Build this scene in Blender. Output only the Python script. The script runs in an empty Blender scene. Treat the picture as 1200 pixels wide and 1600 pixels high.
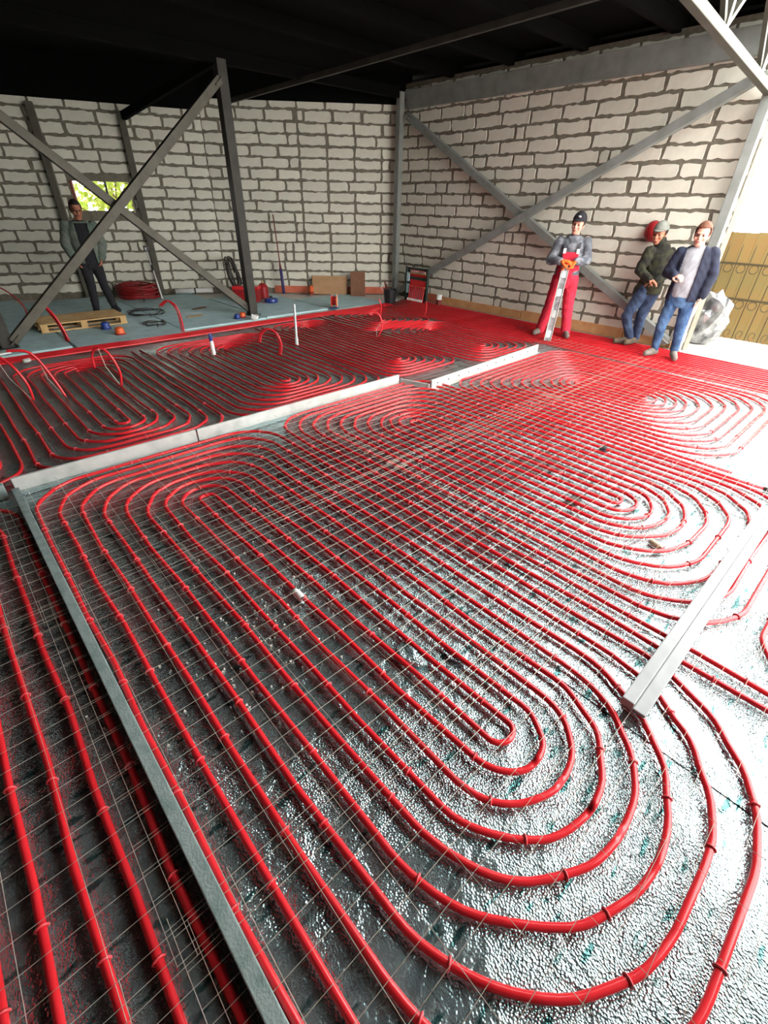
import bpy, bmesh, math, random
from mathutils import Vector, Matrix, Euler

# ------------------------------------------------------------------ camera, world, exposure
U = 1.9                      # metres per layout unit (camera height)
scene = bpy.context.scene
C = bpy.context.collection

cam_data = bpy.data.cameras.new('camera')
cam = bpy.data.objects.new('camera', cam_data)
C.objects.link(cam)
cam_data.sensor_fit = 'VERTICAL'
cam_data.sensor_height = 36.0
cam_data.lens = 710.13 / 1600.0 * 36.0
cam_data.clip_start = 0.02
cam_data.clip_end = 300.0
_p, _r, _y = math.radians(34.165), math.radians(-1.346), math.radians(46.669)
_f = Vector((math.cos(_y) * math.cos(_p), math.sin(_y) * math.cos(_p), -math.sin(_p)))
_rt = Vector((math.sin(_y), -math.cos(_y), 0.0))
_dn = _f.cross(_rt)
_r2 = math.cos(_r) * _rt + math.sin(_r) * _dn
_d2 = -math.sin(_r) * _rt + math.cos(_r) * _dn
_m = Matrix((_r2, -_d2, -_f)).transposed().to_4x4()
_m.translation = Vector((0.0, 0.0, U))
cam.matrix_world = _m
scene.camera = cam

world = bpy.data.worlds.new('overcast_sky')
scene.world = world
world.use_nodes = True
_bg = world.node_tree.nodes['Background']
_bg.inputs['Color'].default_value = (1.0, 0.985, 0.95, 1.0)
_bg.inputs['Strength'].default_value = 9.0

scene.view_settings.view_transform = 'Standard'
scene.view_settings.look = 'None'
scene.view_settings.gamma = 1.0
scene.view_settings.use_curve_mapping = False
scene.view_settings.exposure = 0.12
scene.cycles.max_bounces = 8
scene.cycles.diffuse_bounces = 5
scene.cycles.glossy_bounces = 4
scene.cycles.sample_clamp_indirect = 6.0
scene.cycles.use_denoising = True

rnd = random.Random(7)

# ------------------------------------------------------------------ materials
MATS = {}
def hexc(r, g, b):
    def l(c):
        c /= 255.0
        return c / 12.92 if c <= 0.04045 else ((c + 0.055) / 1.055) ** 2.4
    return (l(r), l(g), l(b), 1.0)

def mat(name, col, rough=0.6, metal=0.0, noise=None, bump=None, rand=0.0, spec=0.5, transl=0.0):
    """procedural principled material. noise=(scale, colour2, lo, hi); bump=(scale, strength); rand = per-object value variation"""
    if name in MATS:
        return MATS[name]
    m = bpy.data.materials.new(name)
    m.use_nodes = True
    nt = m.node_tree
    b = nt.nodes['Principled BSDF']
    b.inputs['Roughness'].default_value = rough
    b.inputs['Metallic'].default_value = metal
    b.inputs['Specular IOR Level'].default_value = spec
    tc = nt.nodes.new('ShaderNodeTexCoord')
    last = None
    if noise:
        sc, c2, lo, hi = noise
        n = nt.nodes.new('ShaderNodeTexNoise')
        n.inputs['Scale'].default_value = sc
        n.inputs['Detail'].default_value = 5
        nt.links.new(tc.outputs['Object'], n.inputs['Vector'])
        r = nt.nodes.new('ShaderNodeValToRGB')
        r.color_ramp.elements[0].position = lo
        r.color_ramp.elements[1].position = hi
        r.color_ramp.elements[0].color = col
        r.color_ramp.elements[1].color = c2
        nt.links.new(n.outputs['Fac'], r.inputs['Fac'])
        last = r.outputs['Color']
    if rand > 0:
        oi = nt.nodes.new('ShaderNodeObjectInfo')
        mr = nt.nodes.new('ShaderNodeMapRange')
        mr.inputs['To Min'].default_value = 1.0 - rand
        mr.inputs['To Max'].default_value = 1.0
        nt.links.new(oi.outputs['Random'], mr.inputs['Value'])
        hs = nt.nodes.new('ShaderNodeHueSaturation')
        hs.inputs['Color'].default_value = col
        if last:
            nt.links.new(last, hs.inputs['Color'])
        nt.links.new(mr.outputs['Result'], hs.inputs['Value'])
        last = hs.outputs['Color']
    if last:
        nt.links.new(last, b.inputs['Base Color'])
    else:
        b.inputs['Base Color'].default_value = col
    if bump:
        n2 = nt.nodes.new('ShaderNodeTexNoise')
        n2.inputs['Scale'].default_value = bump[0]
        n2.inputs['Detail'].default_value = 4
        nt.links.new(tc.outputs['Object'], n2.inputs['Vector'])
        bp = nt.nodes.new('ShaderNodeBump')
        bp.inputs['Strength'].default_value = bump[1]
        bp.inputs['Distance'].default_value = 0.02
        nt.links.new(n2.outputs['Fac'], bp.inputs['Height'])
        nt.links.new(bp.outputs['Normal'], b.inputs['Normal'])
    MATS[name] = m
    return m

def foil_material():
    m = bpy.data.materials.new('foil')
    m.use_nodes = True
    nt = m.node_tree
    b = nt.nodes['Principled BSDF']
    b.inputs['Metallic'].default_value = 0.8
    tc = nt.nodes.new('ShaderNodeTexCoord')
    # printed teal patches and grime
    n1 = nt.nodes.new('ShaderNodeTexNoise'); n1.inputs['Scale'].default_value = 9.0; n1.inputs['Detail'].default_value = 6
    mp = nt.nodes.new('ShaderNodeMapping'); mp.inputs['Scale'].default_value = (0.8, 2.6, 1.0)
    nt.links.new(tc.outputs['Object'], mp.inputs['Vector'])
    nt.links.new(mp.outputs['Vector'], n1.inputs['Vector'])
    r1 = nt.nodes.new('ShaderNodeValToRGB')
    e = r1.color_ramp.elements
    e[0].position = 0.25; e[0].color = (0.30, 0.38, 0.39, 1)
    e[1].position = 0.67; e[1].color = (0.07, 0.20, 0.20, 1)
    k = e.new(0.42); k.color = (0.38, 0.52, 0.54, 1)
    k = e.new(0.575); k.color = (0.47, 0.61, 0.62, 1)
    nt.links.new(n1.outputs['Fac'], r1.inputs['Fac'])
    nt.links.new(r1.outputs['Color'], b.inputs['Base Color'])
    # roughness
    n3 = nt.nodes.new('ShaderNodeTexNoise'); n3.inputs['Scale'].default_value = 3.0
    nt.links.new(tc.outputs['Object'], n3.inputs['Vector'])
    mr = nt.nodes.new('ShaderNodeMapRange'); mr.inputs['To Min'].default_value = 0.13; mr.inputs['To Max'].default_value = 0.26
    nt.links.new(n3.outputs['Fac'], mr.inputs['Value'])
    nt.links.new(mr.outputs['Result'], b.inputs['Roughness'])
    # bubbles + wrinkles
    v = nt.nodes.new('ShaderNodeTexVoronoi'); v.inputs['Scale'].default_value = 125.0
    nt.links.new(tc.outputs['Object'], v.inputs['Vector'])
    b1 = nt.nodes.new('ShaderNodeBump'); b1.inputs['Strength'].default_value = 0.85; b1.inputs['Distance'].default_value = 0.005
    nt.links.new(v.outputs['Distance'], b1.inputs['Height'])
    n5 = nt.nodes.new('ShaderNodeTexNoise'); n5.inputs['Scale'].default_value = 1.3; n5.inputs['Detail'].default_value = 3
    nt.links.new(tc.outputs['Object'], n5.inputs['Vector'])
    m5 = nt.nodes.new('ShaderNodeMapRange'); m5.inputs['From Min'].default_value = 0.42; m5.inputs['From Max'].default_value = 0.58
    m5.inputs['To Min'].default_value = 0.32; m5.inputs['To Max'].default_value = 0.85
    nt.links.new(n5.outputs['Fac'], m5.inputs['Value'])
    nt.links.new(m5.outputs['Result'], b1.inputs['Strength'])
    n4 = nt.nodes.new('ShaderNodeTexNoise'); n4.inputs['Scale'].default_value = 6.0; n4.inputs['Detail'].default_value = 3; n4.inputs['Distortion'].default_value = 1.2
    nt.links.new(tc.outputs['Object'], n4.inputs['Vector'])
    b2 = nt.nodes.new('ShaderNodeBump'); b2.inputs['Strength'].default_value = 0.55; b2.inputs['Distance'].default_value = 0.03
    nt.links.new(n4.outputs['Fac'], b2.inputs['Height'])
    nt.links.new(b1.outputs['Normal'], b2.inputs['Normal'])
    nt.links.new(b2.outputs['Normal'], b.inputs['Normal'])
    MATS['foil'] = m
    return m
foil_material()

mat('mortar', hexc(112, 107, 94), 0.95, noise=(14, hexc(136, 130, 114), 0.35, 0.7), bump=(60, 0.5))
mat('block', hexc(226, 224, 208), 0.9, noise=(9, hexc(238, 236, 220), 0.3, 0.7), bump=(90, 0.15), rand=0.14)
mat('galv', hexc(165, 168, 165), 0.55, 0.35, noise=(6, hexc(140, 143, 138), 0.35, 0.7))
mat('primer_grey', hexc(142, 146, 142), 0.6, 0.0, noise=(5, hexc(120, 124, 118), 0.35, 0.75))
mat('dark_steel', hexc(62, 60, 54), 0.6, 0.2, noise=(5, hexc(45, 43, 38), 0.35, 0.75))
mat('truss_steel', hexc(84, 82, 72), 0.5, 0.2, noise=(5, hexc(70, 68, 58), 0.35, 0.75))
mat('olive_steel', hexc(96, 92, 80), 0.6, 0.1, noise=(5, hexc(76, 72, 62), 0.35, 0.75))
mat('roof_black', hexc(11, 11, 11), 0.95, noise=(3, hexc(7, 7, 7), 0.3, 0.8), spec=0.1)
mat('red_pipe', hexc(218, 44, 52), 0.2, noise=(3, hexc(202, 34, 42), 0.35, 0.7), spec=0.5)
mat('clip_red', hexc(222, 70, 78), 0.35)
mat('wire', hexc(178, 174, 164), 0.45, 0.5, noise=(30, hexc(160, 140, 116), 0.4, 0.75))
mat('strip_grey', hexc(138, 152, 150), 0.7, 0.0, noise=(20, hexc(110, 130, 126), 0.4, 0.75), bump=(120, 0.2))
mat('strip_light', hexc(150, 153, 154), 0.6, 0.0, noise=(8, hexc(138, 141, 142), 0.4, 0.75))
mat('strip_white', hexc(190, 190, 186), 0.5, 0.1, noise=(8, hexc(165, 168, 165), 0.4, 0.75))
mat('xps', hexc(196, 226, 230), 0.8, noise=(4, hexc(172, 204, 208), 0.35, 0.7))
mat('concrete', hexc(205, 203, 196), 0.9, noise=(3, hexc(220, 216, 208), 0.3, 0.7))

mat('soil', hexc(96, 100, 62), 0.95, noise=(2, hexc(120, 108, 78), 0.35, 0.7))

# ------------------------------------------------------------------ helpers
def link(name, me, m=None, parent=None):
    o = bpy.data.objects.new(name, me)
    C.objects.link(o)
    if m is not None and me is not None and len(me.materials) == 0:
        me.materials.append(MATS[m] if isinstance(m, str) else m)
    if parent is not None:
        o.parent = parent
    return o

def tag(o, label=None, cat=None, group=None, kind=None):
    if label: o['label'] = label
    if cat: o['category'] = cat
    if group: o['group'] = group
    if kind: o['kind'] = kind
    return o

def empty(name, loc=(0, 0, 0), rz=0.0):
    o = bpy.data.objects.new(name, None)
    o.empty_display_size = 0.1
    C.objects.link(o)
    o.location = loc
    o.rotation_euler = (0, 0, rz)
    return o

class MB:
    """collects verts and faces for one mesh"""
    def __init__(self):
        self.v = []; self.f = []; self.mi = []
    def add(self, vs, fs, mi=0):
        o = len(self.v)
        self.v += [tuple(p) for p in vs]
        self.f += [tuple(i + o for i in f) for f in fs]
        self.mi += [mi] * len(fs)
        return self
    def box(self, lo, hi, M=None, mi=0):
        x0, y0, z0 = lo; x1, y1, z1 = hi
        vs = [Vector(p) for p in ((x0, y0, z0), (x1, y0, z0), (x1, y1, z0), (x0, y1, z0), (x0, y0, z1), (x1, y0, z1), (x1, y1, z1), (x0, y1, z1))]
        if M is not None: vs = [M @ p for p in vs]
        return self.add(vs, [(3, 2, 1, 0), (4, 5, 6, 7), (0, 1, 5, 4), (1, 2, 6, 5), (2, 3, 7, 6), (3, 0, 4, 7)], mi)
    def bar(self, a, b, w, h, up=(0, 0, 1), mi=0):
        """square bar from a to b"""
        a = Vector(a); b = Vector(b)
        t = (b - a).normalized(); up = Vector(up)
        s = t.cross(up)
        if s.length < 1e-4: s = t.cross(Vector((1, 0, 0)))
        s.normalize(); n = s.cross(t).normalized()
        vs = []
        for p in (a, b):
            for i, j in ((-1, -1), (1, -1), (1, 1), (-1, 1)):
                vs.append(p + s * (i * w / 2) + n * (j * h / 2))
        return self.add(vs, [(3, 2, 1, 0), (4, 5, 6, 7), (0, 1, 5, 4), (1, 2, 6, 5), (2, 3, 7, 6), (3, 0, 4, 7)], mi)
    def tube(self, pts, r, n=8, closed=False, mi=0, cap=True, flat=None):
        pts = [Vector(p) for p in pts]
        N = len(pts)
        rs = r if isinstance(r, (list, tuple)) else [r] * N
        prev = None; rings = []
        for i in range(N):
            if closed:
                t = pts[(i + 1) % N] - pts[i - 1]
            else:
                t = pts[min(i + 1, N - 1)] - pts[max(i - 1, 0)]
            if t.length < 1e-9: t = Vector((0, 0, 1))
            t.normalize()
            if prev is None:
                ref = Vector((0, 0, 1)) if abs(t.z) < 0.9 else Vector((1, 0, 0))
                s = t.cross(ref).normalized()
            else:
                s = prev - t * prev.dot(t)
                if s.length < 1e-6: s = t.cross(Vector((0.3, 0.2, 1)))
                s.normalize()
            prev = s
            q = s.cross(t).normalized()
            rings.append([pts[i] + (s * math.cos(2 * math.pi * k / n) + q * math.sin(2 * math.pi * k / n)) * rs[i] for k in range(n)])
        vs = [p for ring in rings for p in ring]
        fs = []
        M = N if closed else N - 1
        for i in range(M):
            a = i * n; b = ((i + 1) % N) * n
            for k in range(n):
                fs.append((a + k, a + (k + 1) % n, b + (k + 1) % n, b + k))
        if not closed and cap:
            fs.append(tuple(range(n - 1, -1, -1)))
            fs.append(tuple((N - 1) * n + k for k in range(n)))
        return self.add(vs, fs, mi)
    def lathe(self, prof, n=20, M=None, mi=0):
        """prof = [(radius, z)...]"""
        vs = []; fs = []
        for r, z in prof:
            for k in range(n):
                p = Vector((r * math.cos(2 * math.pi * k / n), r * math.sin(2 * math.pi * k / n), z))
                vs.append(M @ p if M is not None else p)
        for i in range(len(prof) - 1):
            for k in range(n):
                fs.append((i * n + k, i * n + (k + 1) % n, (i + 1) * n + (k + 1) % n, (i + 1) * n + k))
        fs.append(tuple(range(n - 1, -1, -1)))
        fs.append(tuple((len(prof) - 1) * n + k for k in range(n)))
        return self.add(vs, fs, mi)
    def mesh(self, name, smooth=False):
        me = bpy.data.meshes.new(name)
        me.from_pydata([tuple(p) for p in self.v], [], self.f)
        if any(self.mi):
            me.polygons.foreach_set('material_index', self.mi)
        if smooth:
            me.polygons.foreach_set('use_smooth', [True] * len(me.polygons))
        me.update()
        return me
    def build(self, name, m, parent=None, smooth=False, bevel=0.0):
        me = self.mesh(name, smooth)
        ms = m if isinstance(m, (list, tuple)) else [m]
        for q in ms:
            me.materials.append(MATS[q])
        o = link(name, me, None, parent)
        if bevel > 0:
            bv = o.modifiers.new('bevel', 'BEVEL'); bv.width = bevel; bv.segments = 2; bv.limit_method = 'ANGLE'
        return o

def u3(x, y, z=0.0):
    return Vector((x * U, y * U, z * U))

# ------------------------------------------------------------------ ground and floor
MB().box((-12, -14, -0.5), (34, 40, -0.08)).build('ground', 'soil')
tag(bpy.data.objects['ground'], 'trodden grass and soil outside the building', kind='structure')
MB().box((4.641 * U, -6.0, -0.4), (5.62 * U, 5.2 * U, -0.025)).build('pavement', 'concrete')
tag(bpy.data.objects['pavement'], 'pale bright paving strip along the opening', kind='structure')
MB().box((-3.6 * U, -1.9 * U, -0.3), (4.64 * U, 7.8 * U, -0.02)).build('floor', 'concrete')
tag(bpy.data.objects['floor'], 'concrete subfloor under the insulation', kind='structure')

def sheet(x0, x1, y0, y1, z, amp, nx, ny, seed, th=0.004):
    r = random.Random(seed); mb = MB()
    ph = [r.uniform(0, 6.28) for _ in range(8)]
    vs = []
    for j in range(ny + 1):
        for i in range(nx + 1):
            x = x0 + (x1 - x0) * i / nx; y = y0 + (y1 - y0) * j / ny
            h = amp * (math.sin(x * 2.1 + ph[0]) * math.sin(y * 1.7 + ph[1]) + 0.6 * math.sin(x * 5.3 + ph[2] + y * 2.0) * math.sin(y * 4.1 + ph[3]) + 0.3 * math.sin(x * 11 + y * 9 + ph[4]))
            vs.append((x, y, z + h))
    fs = []
    for j in range(ny):
        for i in range(nx):
            a = j * (nx + 1) + i
            fs.append((a, a + 1, a + nx + 2, a + nx + 1))
    top = len(vs)
    mb.add(vs, fs)
    # skirt
    border = [i for i in range(nx + 1)] + [j * (nx + 1) + nx for j in range(1, ny + 1)] + [ny * (nx + 1) + i for i in range(nx - 1, -1, -1)] + [j * (nx + 1) for j in range(ny - 1, 0, -1)]
    o = len(mb.v); n = len(border)
    for q in (0.0, th):
        for b in border:
            p = vs[b]; mb.v.append((p[0], p[1], p[2] - q))
    for k in range(n):
        mb.f.append((o + k, o + n + k, o + n + (k + 1) % n, o + (k + 1) % n)); mb.mi.append(0)
    return mb

# foil-faced insulation rolls, laid side by side along the pipe direction
foil_x = [-3.5, -2.5, -1.62, -0.72, 0.18, 0.84, 1.46, 2.06, 2.68, 3.30, 3.92, 4.60]
foil_words = ['beside the far left edge', 'second from the far left edge', 'farthest left, beyond the pipe runs', 'left of the long grey joint strip in front',
              'under the left half of the big front pipe loop', 'under the right half of the big front pipe loop', 'under the end of the grey joint strip',
              'crossing the middle of the second pipe loop', 'between the second and third pipe loops', 'under the third pipe loop', 'in front of the workers by the block wall']
for i in range(len(foil_x) - 1):
    if i < 2: continue
    y1 = 4.34
    o = sheet(foil_x[i] * U + 0.001, foil_x[i + 1] * U - 0.001, -1.6 * U, y1 * U, -0.012 + (i % 2) * 0.0035, 0.0016, 26, 90, i + 3).build('foil_insulation_mat', 'foil', smooth=True)
    tag(o, 'silver foil faced floor mat ' + foil_words[i], 'floor mat', 'foil insulation rolls on the floor')
# pale blue foam boards at the back
bx = [0.0, 1.15, 1.85, 2.55, 3.20, 3.8, 4.4]
k = 0
for i, (x0, x1, y0, y1) in enumerate([(-0.9, 0.72, 4.45, 7.0), (0.74, 1.62, 4.36, 6.70), (1.64, 2.50, 4.48, 6.35), (2.52, 3.30, 4.50, 5.86), (3.32, 4.10, 4.38, 5.20)]):
    o = MB().box((x0 * U, y0 * U, -0.02), (x1 * U, y1 * U, 0.012 + 0.003 * (i % 2))).build('foam_board', 'xps', bevel=0.004)
    tag(o, ['pale blue foam board at the far left behind the braced steel', 'pale blue foam board under the wooden pallet', 'pale blue foam board below the small window and red coil',
            'pale blue foam board behind the dark steel column', 'pale blue foam board in front of the leaning brown board'][i], 'foam board', 'blue foam boards at the back')

# ------------------------------------------------------------------ block walls
def block_mesh(L, H, seed, T=0.012, step=0.062, jit=0.0125):
    r = random.Random(seed)
    pts = []
    nx = max(2, int(L / step)); nz = 2
    for i in range(nx): pts.append((-L / 2 + L * i / nx, -H / 2))
    for i in range(nz): pts.append((L / 2, -H / 2 + H * i / nz))
    for i in range(nx): pts.append((L / 2 - L * i / nx, H / 2))
    for i in range(nz): pts.append((-L / 2, H / 2 - H * i / nz))
    out = []
    for (x, z) in pts:
        corner = abs(abs(x) - L / 2) < 1e-6 and abs(abs(z) - H / 2) < 1e-6
        s = 0.93 if corner else 1.0
        out.append((x * (0.985 if corner else 1) + r.uniform(-1, 1) * jit * 0.8, z * s + r.uniform(-1, 1) * jit))
    n = len(out)
    mb = MB()
    vs = [(x * 0.985, -T, z * 0.96) for x, z in out] + [(x, 0.004, z) for x, z in out]
    fs = [tuple(range(n))]
    for i in range(n):
        fs.append((i, n + i, n + (i + 1) % n, (i + 1) % n))
    mb.add(vs, fs)
    return mb.mesh('block')
PITCH = 0.1995
BL = {}
for L in (0.555, 0.40, 0.26, 0.14):
    BL[L] = [block_mesh(L, 0.160, int(L * 1000) + s) for s in range(6 if L > 0.5 else 3)]
    for me in BL[L]: me.materials.append(MATS['block'])

def block_wall(name, label, p0, p1, top, hole=None, seed=1, zbase=0.05, thick=0.25, seams=(), notop=None):
    """wall from p0 to p1 (layout units); inner face looks to the right of p0->p1 direction"""
    a = u3(*p0); b = u3(*p1)
    L = (b - a).length; d = (b - a).normalized(); n = Vector((d.y, -d.x, 0))
    root = MB()
    M = Matrix((d, -n, Vector((0, 0, 1)))).transposed().to_4x4(); M.translation = a
    H = top * U
    if hole:
        u0, u1, z0, z1 = [q * U for q in hole]
        for lo, hi in (((0, 0, -0.3), (u0, thick, H)), ((u1, 0, -0.3), (L, thick, H)), ((u0, 0, -0.3), (u1, thick, z0)), ((u0, 0, z1), (u1, thick, H))):
            root.box(lo, hi)
    else:
        root.box((0, 0, -0.3), (L, thick, H))
    w = root.build(name, 'mortar')
    w.matrix_world = M
    tag(w, label, kind='structure')
    r = random.Random(seed)
    row = 0
    z = zbase * U + 0.1
    while z < H + 0.04:
        u = -0.3 if row % 2 else -0.02
        u += r.uniform(-0.08, 0.08)
        cuts = [s * U for s in seams]
        while u < L:
            c = r.random()
            ln = 0.555 if c < 0.84 else (0.40 if c < 0.90 else (0.26 if c < 0.97 else 0.14))
            x0, x1 = u, u + ln
            if any(x0 < s < x1 for s in cuts):
                s = [s for s in cuts if x0 < s < x1][0]
                if s - x0 > 0.12: x1 = s - 0.02
                else: x0 = s + 0.02; x1 = x0 + ln * 0.7
            u = x1 + 0.044 + (0.03 * r.random() if r.random() < 0.15 else 0)
            y0, y1 = max(x0, 0.01), min(x1, L - 0.01)
            if hole:
                if z + 0.08 > z0 and z - 0.08 < z1:
                    if y0 < u1 + 0.03 and y1 > u0 - 0.03:
                        if y0 < u0 - 0.12: y1 = u0 - 0.03
                        elif y1 > u1 + 0.12: y0 = u1 + 0.03
                        else: continue
            ll = y1 - y0
            if ll < 0.06: continue
            key = min(BL.keys(), key=lambda q: abs(q - ll))
            o = link('block', r.choice(BL[key]), None, w)
            o.location = ((y0 + y1) / 2, 0, z + r.uniform(-0.004, 0.004))
            o.scale = (ll / key, r.uniform(0.5, 1.2), r.uniform(0.94, 1.05))
            o.rotation_euler = (0, r.uniform(-0.012, 0.012), 0)
        row += 1
        z += PITCH
    return w

QX, QY = 2.94, 6.20
block_wall('wall_right', 'white aerated block wall with grey mortar on the right side', (4.66, 4.80), (4.66, 1.22), 2.07, seed=11)
block_wall('wall_back', 'white aerated block wall facet in the middle of the back', (QX, QY), (4.70, 4.74), 1.90, seed=23, seams=(1.05,))
block_wall('wall_back_left', 'shaded block wall facet with a small window at the left', (QX - 2.9 * 0.9296, QY + 2.9 * 0.3686), (QX, QY), 1.80, hole=(2.9 - 1.46, 2.9 - 0.87, 0.855, 1.14), seed=37)

# added wall outside the picture, keeping light low on the left
MB().box((-3.75 * U, -1.6 * U, -0.3), (-3.6 * U, 7.9 * U, 2.14 * U)).build('shade_wall_left', 'mortar')
tag(bpy.data.objects['shade_wall_left'], 'added unseen wall keeping the hall dark at the far left', kind='structure')
MB().box((-3.6 * U, 7.28 * U, -0.3), (0.25 * U, 7.40 * U, 2.14 * U)).build('wall_far_left', 'mortar')
tag(bpy.data.objects['wall_far_left'], 'plain continuation of the shaded block wall', kind='structure')
MB().box((-3.6 * U, -1.15 * U, -0.3), (1.1 * U, -1.0 * U, 2.14 * U)).build('shade_wall_front', 'mortar')  # added behind the camera to hold back light on the left
tag(bpy.data.objects['shade_wall_front'], 'added unseen wall behind the viewer cutting light on the left', kind='structure')
# added dark panels stopping sky light between the wall tops and the roof
def wall_strip(name, p0, p1, z0, z1, off, th, m):
    a = u3(*p0); b = u3(*p1); d = (b - a).normalized(); n = Vector((d.y, -d.x, 0))
    M = Matrix((d, -n, Vector((0, 0, 1)))).transposed().to_4x4(); M.translation = a
    o = MB().box((0, off, z0 * U), ((b - a).length, off + th, z1 * U)).build(name, m)
    o.matrix_world = M
    return o
AL = (QX - 2.9 * 0.9296, QY + 2.9 * 0.3686)
tag(wall_strip('sky_block_1', AL, (QX, QY), 1.80, 2.14, -0.03, 0.10, 'roof_black'), 'added black panel keeping sky light out above the shaded block wall', kind='structure')
tag(wall_strip('sky_block_2', (QX, QY), (4.72, 4.72), 1.90, 2.14, -0.03, 0.10, 'roof_black'), 'added black panel keeping sky light out above the back block wall', kind='structure')
tag(wall_strip('sky_block_3', (4.86, 4.9), (4.86, 1.1), 1.9, 2.14, 0.0, 0.06, 'roof_black'), 'added black panel stopping sky light behind the top of the right wall', kind='structure')
_rp = [(-3.75, -1.2), (1.6, -1.2), (2.35, 1.12), (4.95, 1.12), (4.95, 7.95), (-3.75, 7.95)]  # near edge, out of view, is cut to shape the incoming sky light
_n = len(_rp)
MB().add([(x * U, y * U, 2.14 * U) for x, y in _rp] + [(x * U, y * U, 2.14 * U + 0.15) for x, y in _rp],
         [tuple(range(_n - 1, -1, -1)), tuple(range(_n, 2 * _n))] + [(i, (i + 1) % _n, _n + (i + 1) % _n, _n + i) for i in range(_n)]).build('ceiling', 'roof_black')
tag(bpy.data.objects['ceiling'], 'black underside of the roof deck', kind='structure')

# purlins across the roof
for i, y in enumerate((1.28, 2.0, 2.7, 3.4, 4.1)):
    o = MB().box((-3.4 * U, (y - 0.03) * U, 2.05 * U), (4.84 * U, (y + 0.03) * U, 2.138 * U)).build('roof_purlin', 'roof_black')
    tag(o, 'black roof purlin under the deck, %s from the open side' % ['first', 'second', 'third', 'fourth', 'fifth'][i], 'purlin', 'roof purlins under the deck')
# ceiling beams (dark)
def steel(name, label, cat, a, b, w, h, m, group=None, up=(0, 0, 1)):
    o = MB().bar(u3(*a), u3(*b), w * U, h * U, up).build(name, m, bevel=0.006)
    tag(o, label, cat, group)
    return o
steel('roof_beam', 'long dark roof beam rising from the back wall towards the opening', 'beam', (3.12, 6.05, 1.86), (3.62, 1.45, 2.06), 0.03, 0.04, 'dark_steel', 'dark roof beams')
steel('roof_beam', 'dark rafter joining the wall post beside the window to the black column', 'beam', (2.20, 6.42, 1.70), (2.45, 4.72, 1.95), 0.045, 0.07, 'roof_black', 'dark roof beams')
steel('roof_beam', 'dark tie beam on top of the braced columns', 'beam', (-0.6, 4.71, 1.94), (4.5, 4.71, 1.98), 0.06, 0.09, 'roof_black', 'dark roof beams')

# columns
def column(label, x, y, z1, w, m, flange=True, rz=0.0):
    r = empty('steel_column', (x * U, y * U, 0), rz)
    tag(r, label, 'column', 'steel columns of the hall')
    h = w * U / 2
    MB().box((-h, -h, 0.01), (h, h, z1 * U)).build('shaft', m, r, bevel=0.008)
    MB().box((-h * 1.7, -h * 1.7, 0.0), (h * 1.7, h * 1.7, 0.014)).build('base_plate', m, r)
    for sx in (-1, 1):
        for sy in (-1, 1):
            MB().lathe([(0.012, 0.014), (0.012, 0.03), (0.006, 0.034)], 6, Matrix.Translation((sx * h * 1.4, sy * h * 1.4, 0))).build('anchor_bolt', m, r)
    return r
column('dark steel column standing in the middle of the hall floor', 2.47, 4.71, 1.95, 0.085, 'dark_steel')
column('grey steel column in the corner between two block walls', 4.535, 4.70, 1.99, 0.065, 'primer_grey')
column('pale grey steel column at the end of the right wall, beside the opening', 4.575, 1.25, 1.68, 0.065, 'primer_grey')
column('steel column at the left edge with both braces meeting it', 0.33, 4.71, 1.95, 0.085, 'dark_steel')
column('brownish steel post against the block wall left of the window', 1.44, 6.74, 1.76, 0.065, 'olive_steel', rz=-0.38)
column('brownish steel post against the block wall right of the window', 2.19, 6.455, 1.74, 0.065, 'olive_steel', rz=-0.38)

# cross bracing
def brace(label, a, b, m, off, group, plates=True):
    a = Vector(a) + Vector(off); b = Vector(b) + Vector(off)
    r = empty('cross_brace', u3(*a)); tag(r, label, 'brace', group)
    o = MB().bar((0, 0, 0), u3(*(b - a)), 0.062 * U, 0.062 * U).build('tube', m, r, bevel=0.006)
    d = (b - a).normalized()
    for p in (Vector((0, 0, 0)), u3(*(b - a))):
        s = 1 if p.length < 0.01 else -1
        MB().bar(p - u3(*(d * 0.02 * s)), p + u3(*(d * 0.07 * s)), 0.09 * U, 0.012).build('gusset_plate', m, r)
    return r
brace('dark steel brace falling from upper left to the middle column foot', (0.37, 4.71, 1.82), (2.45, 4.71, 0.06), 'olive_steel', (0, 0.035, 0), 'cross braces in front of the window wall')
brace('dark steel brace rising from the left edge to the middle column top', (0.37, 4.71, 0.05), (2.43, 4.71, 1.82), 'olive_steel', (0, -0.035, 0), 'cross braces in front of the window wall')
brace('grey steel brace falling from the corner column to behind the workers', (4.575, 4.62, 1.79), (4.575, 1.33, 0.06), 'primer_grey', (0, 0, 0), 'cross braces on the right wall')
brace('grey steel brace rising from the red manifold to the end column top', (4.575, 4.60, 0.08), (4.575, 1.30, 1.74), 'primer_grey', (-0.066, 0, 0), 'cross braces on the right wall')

# eaves beam on the right wall: a channel section
r = empty('eaves_beam', u3(4.6, 3.0, 1.86)); tag(r, 'long grey steel channel beam along the top of the right wall', 'beam')
MB().box((-0.01, -1.82 * U, 0), (0.006, 1.68 * U, 0.135 * U)).build('web', 'primer_grey', r)
MB().box((-0.02, -1.82 * U, -0.012), (0.09, 1.68 * U, 0.0)).build('flange', 'primer_grey', r)
MB().box((-0.02, -1.82 * U, 0.135 * U), (0.09, 1.68 * U, 0.135 * U + 0.012)).build('flange', 'primer_grey', r)

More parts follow.
